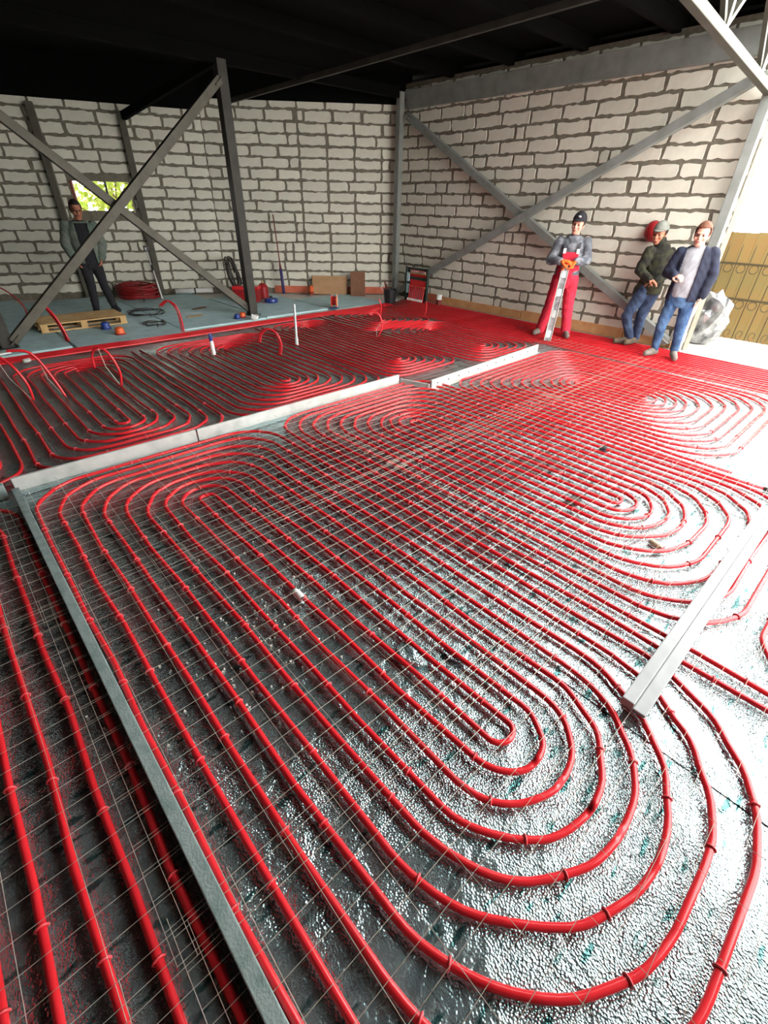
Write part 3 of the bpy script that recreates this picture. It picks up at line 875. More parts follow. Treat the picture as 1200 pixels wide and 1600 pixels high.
# coils
def coil(name, label, loc, R0, rad, turns, m, lay, tilt, seed, cat='coil'):
    r = random.Random(seed)
    root = empty(name, loc); root.rotation_euler = tilt; tag(root, label, cat)
    pts = []
    n = int(turns * 22)
    for k in range(n + 1):
        a = 2 * math.pi * k / 22
        rr = R0 + 0.10 * R0 * math.sin(k * 0.37) + r.uniform(-0.01, 0.01) * R0
        pts.append((rr * math.cos(a), rr * math.sin(a), rad + lay * k / n + 0.01 * math.sin(k * 0.9)))
    MB().tube(pts, rad, 6).build('hose', m, root, smooth=True)
    for q in range(3):
        a = q * 2.1 + 0.4
        MB().tube([(R0 * math.cos(a) * (1 + 0.2 * math.cos(t)), R0 * math.sin(a) * (1 + 0.2 * math.cos(t)), lay / 2 + rad + (lay / 2 + rad * 2.2) * math.sin(t)) for t in [x * 0.63 for x in range(10)]], 0.005, 4, closed=True).build('tie', 'black_plastic', root)
    return root
coil('pipe_coil', 'dark red coil of spare pipe lying below the small window', u3(1.86, 6.27, 0.02), 0.40, 0.016, 11, 'dark_red', 0.26, (0, 0, 0), 3)
coil('hose_coil', 'dark hose coil leaning upright behind the dark column', u3(2.86, 5.88, 0.24), 0.33, 0.016, 5, 'dark_hose', 0.10, (1.35, 0, 0.87), 4)
coil('cable_coil', 'thin dark cable coil on the blue boards by the red pipe pair', u3(1.50, 4.80, 0.012), 0.17, 0.007, 2.5, 'dark_hose', 0.03, (0, 0, 0), 5)
coil('cable_coil', 'thin black cable heap near the standing man', u3(1.62, 5.36, 0.012), 0.30, 0.008, 3.5, 'black_plastic', 0.03, (0, 0, 0), 6)

# rolled white film by the wall
r = empty('film_roll', u3(2.50, 6.20, 0.05), -0.37); tag(r, 'white film roll lying against the wall left of the dark column', 'roll')
MB().tube([(-0.42, 0, 0), (0.42, 0, 0)], 0.055, 12).build('roll', 'white_plastic', r, smooth=True)
MB().tube([(0.0, 0, 0), (0.03, 0, 0)], 0.058, 12).build('band', 'black_plastic', r)
# red toolbox + red canister behind the dark column
r = empty('toolbox', u3(2.80, 5.40, 0.013), -0.8); tag(r, 'red toolbox standing behind the dark column', 'toolbox')
MB().box((-0.28, -0.14, 0), (0.28, 0.14, 0.24)).build('body', 'dark_red', r, bevel=0.012)
MB().box((-0.285, -0.145, 0.2401), (0.285, 0.145, 0.31)).build('lid', 'red_pipe', r, bevel=0.012)
MB().tube([(-0.12, 0, 0.31), (-0.12, 0, 0.36), (0.12, 0, 0.36), (0.12, 0, 0.31)], 0.012, 6).build('handle', 'black_plastic', r)
lathe_thing('gas_canister', 'red gas canister right of the dark column', 'canister', u3(3.04, 5.45, 0.012), [
    ('body', [(0.10, 0.0), (0.115, 0.03), (0.115, 0.24), (0.07, 0.31), (0.03, 0.32)], 'dark_red'), ('valve', [(0.025, 0.32), (0.025, 0.36), (0.012, 0.37)], 'brass')])
lathe_thing('tool_stand', 'blue tool case base beside the red gas canister', 'case', u3(2.98, 5.18, 0.012), [
    ('body', [(0.14, 0.0), (0.15, 0.02), (0.14, 0.07), (0.06, 0.09)], 'blue_plastic'), ('knob', [(0.03, 0.09), (0.03, 0.12), (0.01, 0.13)], 'black_plastic')])
for i, (x, y) in enumerate(((3.17, 5.70), (3.68, 5.36))):
    lathe_thing('foam_can', ['orange foam can by the back wall beside the leaning bar', 'orange foam can left of the tan plywood sheet'][i], 'can', u3(x, y, 0.012), [
        ('body', [(0.052, 0.0), (0.055, 0.02), (0.055, 0.16), (0.03, 0.20)], 'orange_plastic'), ('nozzle', [(0.016, 0.20), (0.014, 0.27), (0.006, 0.30)], 'black_plastic'), ('band', [(0.0565, 0.02), (0.0565, 0.06)], 'dark_red')], 'orange foam cans')
# bar leaning on the back wall
r = empty('leaning_bar', u3(3.42, 5.60, 0.012)); tag(r, 'tall dark bar with a purple lower sleeve leaning on the back wall', 'bar')
tv = Vector((0.03, 0.10, 1.62)) + LEFT * 0.06
MB().tube([Vector((0, 0, 0)), tv * 0.33], 0.036, 8).build('sleeve', 'purple_blue', r, smooth=True)
MB().tube([tv * 0.33, tv * 0.42], [0.03, 0.013], 8).build('collar', 'rust_red', r, smooth=True)
MB().tube([tv * 0.42, tv], 0.013, 8).build('rod', 'rust_red', r, smooth=True)
# sheets leaning on the back wall
def leaning(name, label, base0, base1, h, lean, th, m, cat):
    a = u3(*base0); b = u3(*base1); d = (b - a).normalized(); n = Vector((d.y, -d.x, 0))
    if n.dot(Vector((-1, -1, 0))) < 0: n = -n
    L = (b - a).length
    mb = MB(); vs = []
    for q in (0, th):
        for p, z in ((a, 0), (b, 0), (b, 1), (a, 1)):
            vs.append(p + Vector((0, 0, z * h * U)) - n * (z * lean * U) + n * q)
    mb.add(vs, [(0, 1, 2, 3), (7, 6, 5, 4), (0, 4, 5, 1), (1, 5, 6, 2), (2, 6, 7, 3), (3, 7, 4, 0)])
    o = mb.build(name, m, bevel=0.002)
    tag(o, label, cat)
    return o
leaning('plywood_sheet', 'tan plywood sheet leaning on the back wall', (3.73, 5.40, 0.008), (4.06, 5.10, 0.008), 0.21, 0.03, 0.012, 'plywood', 'board')
leaning('hardboard_sheet', 'narrow brown hardboard sheet leaning beside the plywood', (4.02, 4.98, 0.008), (4.16, 4.86, 0.008), 0.275, 0.05, 0.008, 'hardboard', 'board')
# cable reel
r = empty('cable_reel', u3(3.37, 4.47, 0.01), -0.82); tag(r, 'orange cable reel at the edge of the blue boards', 'reel')
for x in (-0.055, 0.055):
    MB().lathe([(0.11, -0.006), (0.125, 0.0), (0.11, 0.006)], 20, Matrix.Translation((x, 0, 0.135)) @ Matrix.Rotation(math.pi / 2, 4, 'Y')).build('flange', 'orange_plastic', r)
MB().lathe([(0.09, -0.05), (0.09, 0.05)], 16, Matrix.Translation((0, 0, 0.135)) @ Matrix.Rotation(math.pi / 2, 4, 'Y')).build('cable', 'dark_red', r)
MB().box((-0.09, -0.10, 0), (0.09, 0.10, 0.012)).build('stand', 'blue_plastic', r)
MB().tube([(-0.07, 0, 0.0), (-0.07, 0, 0.26), (0.07, 0, 0.26), (0.07, 0, 0.0)], 0.008, 6).build('frame', 'white_plastic', r)
# black bucket
r = lathe_thing('bucket', 'black bucket with offcuts at the foot of the corner column', 'bucket', u3(4.10, 4.33, 0.012), [
    ('body', [(0.12, 0.0), (0.15, 0.27), (0.155, 0.28), (0.14, 0.275), (0.11, 0.05)], 'black_plastic')])
for k in range(4):
    a = k * 1.5 + 0.3
    MB().bar((0.05 * math.cos(a), 0.05 * math.sin(a), 0.06), (0.17 * math.cos(a + 0.5) - 0.08, 0.17 * math.sin(a + 0.5) + 0.06, 0.36 + 0.05 * k), 0.03, 0.012).build('offcut', ['dark_steel', 'pvc_grey', 'rust_red', 'dark_steel'][k], r)

# manifold cabinet
mf = empty('heating_manifold', u3(4.43, 4.20, 0.0)); tag(mf, 'red heating manifold with valve rows beside the corner column', 'manifold')
W0, W1 = -0.16 * U, 0.20 * U
MB().box((0.02, W0, 0.05), (0.05, W1, 0.37 * U)).build('back_panel', 'dark_green', mf, bevel=0.004)
for (y0, y1, z0_, z1_) in ((W0, W0 + 0.03, 0.0, 0.38 * U), (W1 - 0.03, W1, 0.0, 0.38 * U)):
    MB().box((-0.02, y0, z0_), (0.0199, y1, z1_)).build('frame_post', 'dark_green', mf)
for z in (0.195, 0.30):
    MB().box((0.005, W0 + 0.035, z * U - 0.04), (0.0195, W1 - 0.14, z * U + 0.09)).build('red_plate', 'red_pipe', mf)
for z, m in ((0.315, 'brass'), (0.175, 'brass')):
    MB().tube([(-0.025, W0 + 0.03, z * U), (-0.025, W1 - 0.13, z * U)], 0.014, 8).build('manifold_bar', m, mf, smooth=True)
v_me = MB().lathe([(0.012, 0), (0.012, 0.03), (0.007, 0.04)], 8).mesh('valve'); v_me.materials.append(MATS['chrome'])
w_me = MB().lathe([(0.015, 0), (0.017, 0.02), (0.014, 0.045), (0.006, 0.05)], 8).mesh('valve_cap'); w_me.materials.append(MATS['white_plastic'])
p_me = MB().tube([(0, 0, 0.19 * U), (-0.012, 0.0, 0.12 * U), (-0.05, 0, 0.03 * U), (-0.10, 0, 0.006)], 0.013, 6).mesh('pipe_tail', True); p_me.materials.append(MATS['red_pipe'])
for k in range(9):
    y = W0 + 0.06 + k * (W1 - W0 - 0.24) / 8
    o = link('valve', v_me, None, mf); o.location = (-0.03, y, 0.325 * U)
    o = link('valve_cap', w_me, None, mf); o.location = (-0.10, y, 0.02 * U); o.rotation_euler = (0, 0, 0)
    o = link('pipe_tail', p_me, None, mf); o.location = (-0.03, y, 0.0)
for k in range(2):
    MB().box((-0.02, W1 - 0.115, (0.09 + 0.13 * k) * U), (0.012, W1 - 0.035, (0.19 + 0.13 * k) * U)).build('side_pack', 'pale_blue', mf, bevel=0.01)
lathe_thing('paint_tin', 'white and red tin on the floor right of the manifold', 'tin', u3(4.50, 3.90, 0.0), [('body', [(0.06, 0.0), (0.06, 0.12)], 'rust_red'), ('lid', [(0.062, 0.12), (0.062, 0.22), (0.05, 0.225)], 'white_plastic')])

# small scraps
for i, (x, y, m, nm, lb, s) in enumerate(((1.135, 4.62, 'orange_plastic', 'plastic_cup', 'salmon orange plastic cup in front of the pallet end', 0.075), (2.31, 4.62, 'orange_plastic', 'plastic_cup', 'orange plastic cup at the foot of the dark column', 0.06),
        (1.10, 4.90, 'blue_plastic', 'plastic_cup', 'blue plastic cup beside the pallet', 0.075), (2.24, 4.60, 'blue_plastic', 'plastic_cup', 'blue plastic cup left of the dark column', 0.055))):
    lathe_thing(nm, lb, 'cup', u3(x, y, 0.008), [('rim', [(s * 1.1, 0.0), (s * 1.15, 0.015), (s, 0.02)], 'dark_red' if m == 'orange_plastic' else m), ('body', [(s, 0.02), (s * 0.85, s * 1.3), (s * 0.5, s * 1.55)], m)], 'coloured plastic cups')
def crumple(name, label, cat, loc, size, m, seed, sub=2, rough=0.3):
    r = random.Random(seed)
    bm = bmesh.new(); bmesh.ops.create_icosphere(bm, subdivisions=sub, radius=1.0)
    for v in bm.verts:
        k = 1 + r.uniform(-rough, rough)
        v.co = Vector((v.co.x * size[0] * k, v.co.y * size[1] * k, max(0.0, (v.co.z + 0.9) * size[2] * 0.5 * k)))
    me = bpy.data.meshes.new(name); bm.to_mesh(me); bm.free()
    o = link(name, me, m); o.location = loc
    return tag(o, label, cat)
crumple('crumpled_bag', 'small crumpled white bag at the dark column foot', 'bag', u3(2.36, 4.47, 0.0), (0.07, 0.06, 0.10), 'white_plastic', 3)
crumple('crumpled_paper', 'white paper scrap by the curled pipe ends', 'paper', u3(0.36, 4.12, 2 * PR), (0.05, 0.05, 0.05), 'white_plastic', 4)
crumple('crumpled_film', 'silvery black plastic film heap behind the man in the navy jacket', 'plastic film', u3(5.08, 1.27, -0.01), (0.24, 0.40, 0.86), 'plastic_film', 8, sub=3, rough=0.11)
o = MB().box((-0.30, -0.05, 0), (0.30, 0.05, 0.02)).build('white_profile', 'white_plastic'); o.location = u3(0.16, 4.47, 0.012); o.rotation_euler = (0, 0, 0.12)
tag(o, 'white plastic profile at the left edge of the blue boards', 'profile')
for i, (x, y, a, m, lb) in enumerate(((2.16, 5.32, 0.3, 'hardboard', 'brown cardboard scrap on the blue boards'), (1.95, 4.96, 0.1, 'pine', 'pale wood scrap near the front edge of the blue boards'), (1.95, 5.14, -0.5, 'pvc_grey', 'thin pale plastic strip lying on the blue boards'))):
    o = MB().box((-0.16, -0.05 if i < 2 else -0.012, 0), (0.16, 0.05 if i < 2 else 0.012, 0.008)).build('floor_scrap', m); o.location = u3(x, y, 0.009); o.rotation_euler = (0, 0, a)
    if i == 2: o.scale = (1.7, 1, 1)
    tag(o, lb, 'scrap', 'scraps on the blue boards')

# ------------------------------------------------------------------ people
mat('skin', hexc(222, 170, 148), 0.55, noise=(12, hexc(212, 150, 130), 0.35, 0.7))
mat('skin_tan', hexc(190, 128, 100), 0.55, noise=(12, hexc(178, 112, 86), 0.35, 0.7))
mat('hair_brown', hexc(104, 62, 40), 0.7, bump=(60, 0.5))
mat('hair_dark', hexc(40, 30, 26), 0.7, bump=(60, 0.5))
mat('eye_dark', hexc(50, 40, 38), 0.3)
mat('lips', hexc(176, 96, 88), 0.5)
mat('red_cloth', hexc(208, 40, 66), 0.85, noise=(7, hexc(184, 30, 54), 0.35, 0.7), bump=(25, 0.35))
mat('grey_cloth', hexc(84, 88, 96), 0.9, noise=(9, hexc(140, 144, 150), 0.42, 0.62), bump=(25, 0.4))
mat('dark_grey_cloth', hexc(58, 60, 66), 0.9, noise=(8, hexc(78, 80, 86), 0.35, 0.7), bump=(25, 0.3))
mat('navy_cloth', hexc(22, 27, 46), 0.85, noise=(8, hexc(32, 39, 62), 0.35, 0.7), bump=(20, 0.35))
mat('shirt_grey', hexc(158, 160, 166), 0.9, noise=(7, hexc(142, 144, 150), 0.35, 0.7), bump=(18, 0.3))
mat('jeans', hexc(38, 64, 100), 0.9, noise=(6, hexc(74, 104, 140), 0.45, 0.68), bump=(25, 0.35))
mat('jeans_dark', hexc(36, 48, 74), 0.9, noise=(6, hexc(66, 86, 114), 0.45, 0.68), bump=(25, 0.35))
mat('camo', hexc(50, 50, 32), 0.9, noise=(11, hexc(26, 25, 18), 0.44, 0.56), bump=(22, 0.35))
mat('green_cloth', hexc(96, 112, 100), 0.9, noise=(5, hexc(120, 126, 118), 0.4, 0.65), bump=(20, 0.3))
mat('black_cloth', hexc(34, 33, 38), 0.9, bump=(20, 0.3))
mat('glove_orange', hexc(238, 112, 40), 0.7, bump=(40, 0.3))
mat('boot_grey', hexc(120, 112, 104), 0.8, noise=(9, hexc(96, 88, 80), 0.35, 0.7))
mat('boot_brown', hexc(96, 80, 62), 0.8, noise=(9, hexc(70, 58, 46), 0.35, 0.7))
mat('cap_grey', hexc(110, 112, 104), 0.85, noise=(9, hexc(134, 136, 128), 0.35, 0.7))

def ell(mb, c, r, M=None, nu=14, nv=9):
    vs = []; fs = []
    c = Vector(c)
    for j in range(1, nv):
        t = math.pi * j / nv
        for i in range(nu):
            a = 2 * math.pi * i / nu
            vs.append(Vector((r[0] * math.sin(t) * math.cos(a), r[1] * math.sin(t) * math.sin(a), r[2] * math.cos(t))))
    vs.append(Vector((0, 0, r[2]))); vs.append(Vector((0, 0, -r[2])))
    if M is not None: vs = [M @ v for v in vs]
    vs = [v + c for v in vs]
    for j in range(nv - 2):
        for i in range(nu):
            fs.append((j * nu + i, (j + 1) * nu + i, (j + 1) * nu + (i + 1) % nu, j * nu + (i + 1) % nu))
    T = len(vs) - 2
    for i in range(nu):
        fs.append((T, i, (i + 1) % nu)); fs.append((T + 1, (nv - 2) * nu + (i + 1) % nu, (nv - 2) * nu + i))
    mb.add(vs, fs)

def limb(mb, pts, rs, n=12):
    """tapered limb through joints with round ends"""
    pts = [Vector(p) for p in pts]
    out = []; rr = []
    for i in range(len(pts) - 1):
        for k in range(5):
            t = k / 5.0
            out.append(pts[i].lerp(pts[i + 1], t)); rr.append(rs[i] + (rs[i + 1] - rs[i]) * t)
    out.append(pts[-1]); rr.append(rs[-1])
    mb.tube(out, rr, n)
    for p, q in zip(pts, rs):
        ell(mb, p, (q, q, q), nu=10, nv=7)

def loft(mb, rings, n=18):
    """rings: (centre, rx, ry)"""
    vs = []; fs = []
    for c, rx, ry in rings:
        for k in range(n):
            a = 2 * math.pi * k / n
            vs.append((c[0] + rx * math.cos(a), c[1] + ry * math.sin(a), c[2]))
    for i in range(len(rings) - 1):
        for k in range(n):
            fs.append((i * n + k, i * n + (k + 1) % n, (i + 1) * n + (k + 1) % n, (i + 1) * n + k))
    fs.append(tuple(range(n - 1, -1, -1))); fs.append(tuple((len(rings) - 1) * n + k for k in range(n)))
    mb.add(vs, fs)

TMP = bpy.data.scenes.new('workbench')
def fuse(name, mb, m, parent, voxel=0.010, smooth=4, cut=None, wrinkle=0.0, seed=0):
    """union of overlapping shapes into one continuous skin"""
    me = mb.mesh(name)
    o = bpy.data.objects.new(name, me); TMP.collection.objects.link(o)
    md = o.modifiers.new('r', 'REMESH'); md.mode = 'VOXEL'; md.voxel_size = voxel
    if smooth:
        sm = o.modifiers.new('s', 'SMOOTH'); sm.factor = 0.5; sm.iterations = smooth
    with bpy.context.temp_override(scene=TMP, view_layer=TMP.view_layers[0]):
        TMP.view_layers[0].update()
        dg = bpy.context.evaluated_depsgraph_get()
        nm = bpy.data.meshes.new_from_object(o.evaluated_get(dg))
    bpy.data.objects.remove(o); bpy.data.meshes.remove(me)
    nm.name = name
    if cut is not None:
        bm = bmesh.new(); bm.from_mesh(nm)
        bmesh.ops.delete(bm, geom=[v for v in bm.verts if cut(v.co)], context='VERTS')
        bm.to_mesh(nm); bm.free()
    if wrinkle > 0:
        r = random.Random(seed); ph = [r.uniform(0, 6.28) for _ in range(3)]
        nrm = [v.normal.copy() for v in nm.vertices]
        for v, nv in zip(nm.vertices, nrm):
            p = v.co.copy()
            v.co = p + nv * (wrinkle * (math.sin(p.z * 55 + 6 * math.sin(p.x * 14 + ph[0]) + ph[1]) * 0.6 + math.sin(p.x * 38 + p.z * 23 + ph[2]) * 0.4))
    nm.polygons.foreach_set('use_smooth', [True] * len(nm.polygons))
    nm.materials.clear(); nm.materials.append(MATS[m])
    ob = bpy.data.objects.new(name, nm); C.objects.link(ob); ob.parent = parent
    if cut is not None:
        so = ob.modifiers.new('cloth', 'SOLIDIFY'); so.thickness = 0.008; so.offset = 1
    return ob

def hand(mb, wrist, d, palmn, curl=0.5, s=1.0, side=1):
    """palm with five fingers; d = direction to the fingers, palmn = palm normal, side = thumb side"""
    w = Vector(wrist); d = Vector(d).normalized(); nn = Vector(palmn); nn = (nn - d * nn.dot(d)).normalized(); sd = d.cross(nn) * side
    Mx = Matrix((sd, nn, d)).transposed().to_4x4()
    ell(mb, w + d * 0.05 * s, (0.043 * s, 0.017 * s, 0.055 * s), Mx, 10, 7)
    for i, ln in enumerate((0.072, 0.080, 0.075, 0.058)):
        o = (0.030 - 0.020 * i) * s
        p0 = w + d * 0.085 * s + sd * o
        q = d
        pts = [p0]
        for k in range(3):
            a = curl * (0.5 + 0.45 * k)
            q = (d * math.cos(a) + nn * math.sin(a))
            pts.append(pts[-1] + q * ln * s / 2.6)
        limb(mb, pts, [0.0105 * s, 0.0105 * s, 0.0098 * s, 0.0085 * s], 8)
    p0 = w + d * 0.025 * s + sd * 0.032 * s
    limb(mb, [p0, p0 + (sd * 0.8 + d * 0.5 + nn * 0.3) * 0.032 * s, p0 + (sd * 0.75 + d * 1.3 + nn * 0.8) * 0.04 * s, p0 + (sd * 0.5 + d * 1.9 + nn * 1.2) * 0.04 * s], [0.014 * s, 0.0125 * s, 0.0115 * s, 0.0095 * s], 8)

def person(label, loc, rz, J, skin='skin', head_yaw=0.0, head_tilt=0.0, head_roll=0.0, hands=True, handspec=None, hs=1.0):
    """J: joints in metres, x = picture right, y = away from the viewer, z = up"""
    root = empty('person', loc, rz); tag(root, label, 'person')
    V = {k: Vector(v) for k, v in J.items()}
    hm = Matrix.Translation(V['head']) @ Euler((head_tilt, head_roll, head_yaw)).to_matrix().to_4x4() @ Matrix.Scale(1.13, 4)
    R3 = hm.to_3x3()
    def H(x, y, z): return hm @ Vector((x, y, z))
    mb = MB()
    ell(mb, H(0, 0.012, 0.035), (0.074, 0.094, 0.098), R3)          # skull
    ell(mb, H(0, -0.012, -0.035), (0.064, 0.078, 0.085), R3)        # face
    ell(mb, H(0, -0.035, -0.085), (0.045, 0.048, 0.038), R3)        # jaw / chin
    ell(mb, H(0, -0.078, 0.022), (0.052, 0.018, 0.012), R3)         # brow
    limb(mb, [H(0, -0.085, 0.010), H(0, -0.104, -0.028)], [0.009, 0.0145], 8)   # nose
    ell(mb, H(0, -0.090, -0.062), (0.024, 0.012, 0.009), R3)        # mouth mound
    for s in (-1, 1):
        ell(mb, H(s * 0.074, 0.012, -0.012), (0.010, 0.020, 0.032), R3)     # ears
        ell(mb, H(s * 0.042, -0.060, -0.030), (0.024, 0.022, 0.024), R3)    # cheeks
    neckb = (V['shl'] + V['shr']) / 2 + Vector((0, 0.01, 0.0))
    limb(mb, [H(0, 0.012, -0.06), neckb + Vector((0, 0, 0.02))], [0.058, 0.068])
    pel = (V['hipl'] + V['hipr']) / 2
    mid = pel.lerp(neckb, 0.5)
    loft(mb, [(pel + Vector((0, 0, -0.06)), 0.12, 0.09), (pel + Vector((0, 0, 0.06)), 0.15, 0.10), (mid, 0.135, 0.095), (pel.lerp(neckb, 0.8), 0.16, 0.10), (neckb + Vector((0, 0, -0.01)), 0.11, 0.07)])
    for s in ('l', 'r'):
        limb(mb, [V['sh' + s], V['el' + s], V['wr' + s]], [0.052, 0.043, 0.030])
        limb(mb, [V['hip' + s], V['kn' + s], V['an' + s]], [0.082, 0.055, 0.042])
        limb(mb, [V['an' + s], V['toe' + s].lerp(V['an' + s], 0.3) * 1.0, V['toe' + s]], [0.042, 0.036, 0.030])
        if hands and s in (handspec or {}):
            d, nn, cu, sd = handspec[s]
            hand(mb, V['wr' + s], d, nn, cu, hs, sd)
    fuse('body', mb, skin, root, 0.0075, 2)
    for s in (-1, 1):
        e = MB(); ell(e, H(s * 0.031, -0.0795, 0.000), (0.013, 0.010, 0.0085), R3, 10, 7); e.build('eye', 'eye_dark', root, smooth=True)
    e = MB(); ell(e, H(0, -0.0985, -0.062), (0.022, 0.006, 0.0055), R3, 10, 7); e.build('mouth', 'lips', root, smooth=True)
    return root, V, H, R3

def hair(root, H, R3, m, low=-0.03, front=0.055, name='hair', puff=1.0):
    mb = MB(); ell(mb, (0, 0.012, 0.035), (0.080 * puff, 0.101 * puff, 0.106 * puff), None, 24, 16)
    def cut(c):
        return c.z < low + max(0, -(c.y) * 1.2) or (c.y < -0.02 and c.z < front + 0.02)
    o = fuse(name, mb, m, root, 0.008, 0, cut, wrinkle=0.002)
    M = Matrix.Translation(H(0, 0, 0)) @ R3.to_4x4()
    o.data.transform(M)
    return o

def cap(root, H, R3, m, brim=True, brim_m=None, badge=None):
    mb = MB(); ell(mb, (0, 0.012, 0.045), (0.085, 0.106, 0.105), None, 24, 16)
    o = fuse('cap', mb, m, root, 0.008, 1, lambda c: c.z < 0.045 - c.y * 0.12)
    M = Matrix.Translation(H(0, 0, 0)) @ R3.to_4x4()
    o.data.transform(M)
    if brim:
        mb = MB(); n = 14; vs = []; fs = []
        for k in range(n + 1):
            a = math.pi + math.pi * k / n
            for q, z in ((1.0, 0.055), (1.62, 0.040)):
                r = q if q == 1 else 1 + 0.62 * math.sin(math.pi * k / n)
                vs.append((0.082 * math.cos(a) * (1 if q == 1 else 1.02), 0.012 + 0.104 * math.sin(a) * r, z + 0.012 * math.sin(math.pi * k / n)))
        for k in range(n):
            fs.append((2 * k, 2 * k + 1, 2 * k + 3, 2 * k + 2))
        mb.add(vs, fs)
        b = mb.build('brim', brim_m or m, o, smooth=True); b.data.transform(M)
        so = b.modifiers.new('t', 'SOLIDIFY'); so.thickness = 0.006
    if badge:
        mb = MB(); ell(mb, (0.012, -0.093, 0.098), (0.022, 0.012, 0.012), None, 10, 6)
        b = mb.build('badge', badge, o, smooth=True); b.data.transform(M)
    return o

def torso_rings(V, grow, top=0.0, hem=None, belly=0.0, wide=1.0):
    pel = (V['hipl'] + V['hipr']) / 2; nb = (V['shl'] + V['shr']) / 2 + Vector((0, 0.01, 0))
    up = nb - pel
    f = Vector((0, -belly, 0))
    out = []
    if hem is not None:
        out.append((pel + Vector((0, 0, hem)), (0.165 + grow) * wide, 0.115 + grow))
    out += [(pel + up * 0.08, (0.165 + grow) * wide, 0.115 + grow + belly * 0.5), (pel + up * 0.30 + f, (0.155 + grow) * wide, 0.115 + grow + belly), (pel + up * 0.55 + f * 0.6, (0.165 + grow) * wide, 0.118 + grow + belly * 0.5),
            (pel + up * 0.80, (0.180 + grow) * wide, 0.115 + grow), (pel + up * 0.97, (0.165 + grow) * wide, 0.085 + grow), (pel + up * 1.05, 0.115 + grow, 0.070 + grow), (pel + up * 1.12 + Vector((0, 0, top)), 0.068 + grow, 0.062 + grow)]
    return out

def shoe(root, an, toe, m, name='boot', sole='black_cloth', h=0.10):
    an = Vector(an); toe = Vector(toe)
    d = toe - an; d.z = 0; L = d.length; d.normalize(); s = Vector((-d.y, d.x, 0))
    base = an.copy(); base.z = min(an.z, toe.z) - 0.03
    mb = MB()
    heel = an - d * 0.045
    limb(mb, [Vector((heel.x, heel.y, toe.z + 0.012)), Vector((an.x, an.y, toe.z + 0.018)).lerp(toe, 0.5), toe + Vector((0, 0, 0.006))], [0.040, 0.046, 0.040])
    limb(mb, [Vector((an.x, an.y, toe.z + 0.03)), an + Vector((0, 0, h * 0.4))], [0.048, 0.050])
    limb(mb, [an, toe.lerp(an, 0.3), toe], [0.050, 0.044, 0.037])
    o = fuse(name, mb, m, root, 0.008, 3)
    z0 = toe.z - 0.036
    return o

def yaw_at(x, y): return math.atan2(y, x) - math.pi / 2

# --- man in red overalls, both gloved hands on the top of a long level
loc = Vector((7.884, 4.143, 0.0)); zf = 2 * PR * U
J = dict(head=(0.03, -0.04, 1.69), shl=(-0.185, 0.0, 1.475), shr=(0.215, 0.0, 1.49), ell=(-0.275, -0.05, 1.19), elr=(0.275, -0.05, 1.215), wrl=(-0.105, -0.23, 1.195), wrr=(0.115, -0.23, 1.20),
         hipl=(-0.085, 0.02, 0.95), hipr=(0.115, 0.02, 0.95), knl=(-0.150, -0.02, 0.50), knr=(0.150, -0.02, 0.50), anl=(-0.225, 0.02, 0.115), anr=(0.205, 0.02, 0.115), toel=(-0.30, -0.13, 0.075), toer=(0.245, -0.15, 0.075))
root, V, H, R3 = person('man in red overalls and grey jacket resting gloved hands on a long level', loc, yaw_at(loc.x, loc.y), J, head_yaw=-0.25, head_roll=0.12, head_tilt=0.05, hands=False)
DN = Vector((0, 0, -0.022))
mb = MB(); loft(mb, torso_rings(V, 0.028, top=0.0, hem=0.04))
for s in ('l', 'r'): limb(mb, [V['sh' + s] + DN, V['el' + s], V['wr' + s].lerp(V['el' + s], 0.05)], [0.076, 0.076, 0.058])
fuse('jacket', mb, 'grey_cloth', root, 0.011, 3, wrinkle=0.004, seed=1)
mb = MB(); loft(mb, [(Vector((0.015, 0.01, 1.47)), 0.095, 0.085), (Vector((0.015, -0.005, 1.53)), 0.082, 0.078), (Vector((0.018, -0.01, 1.555)), 0.076, 0.074)])
fuse('collar', mb, 'dark_grey_cloth', root, 0.009, 1)
mb = MB()
loft(mb, [(Vector((0.015, 0.02, 0.80)), 0.14, 0.12), (Vector((0.015, 0.02, 0.93)), 0.190, 0.142), (Vector((0.015, 0.01, 1.06)), 0.180, 0.140), (Vector((0.015, 0.005, 1.16)), 0.176, 0.138)])
for s in ('l', 'r'): limb(mb, [V['hip' + s] + Vector((0, 0, -0.02)), V['kn' + s], V['an' + s] + Vector((0, 0, 0.0))], [0.112, 0.088, 0.082])
tr = fuse('overalls', mb, 'red_cloth', root, 0.011, 3, wrinkle=0.004, seed=2)
mb = MB().box((-0.105, -0.165, 1.12), (0.135, -0.135, 1.32)); fuse('bib', mb, 'red_cloth', root, 0.008, 2)
for x in (-0.085, 0.115):
    MB().bar((x, -0.152, 1.29), (x + (0.01 if x > 0 else -0.01), -0.125, 1.46), 0.035, 0.012, up=(0, 1, 0)).build('strap', 'dark_grey_cloth', root)
    MB().box((x - 0.022, -0.170, 1.30), (x + 0.022, -0.150, 1.37)).build('strap_buckle', 'white_plastic', root, bevel=0.004)
for s, d in (('l', (0.75, -0.25, -0.05)), ('r', (-0.75, -0.25, -0.10))):
    mb = MB(); hand(mb, V['wr' + s] + Vector((0, 0, 0.012 if s == 'l' else -0.015)), d, (0, 0.15, -1), 0.75, 1.38, -1 if s == 'l' else 1)
    limb(mb, [V['wr' + s].lerp(V['el' + s], 0.25), V['wr' + s]], [0.055, 0.046])
    fuse('glove', mb, 'glove_orange', root, 0.007, 2)
shoe(root, V['anl'], V['toel'], 'boot_grey'); shoe(root, V['anr'], V['toer'], 'boot_grey')
hair(root, H, R3, 'hair_dark'); cap(root, H, R3, 'black_cloth', True, 'black_cloth', 'white_plastic')
MAN1 = root
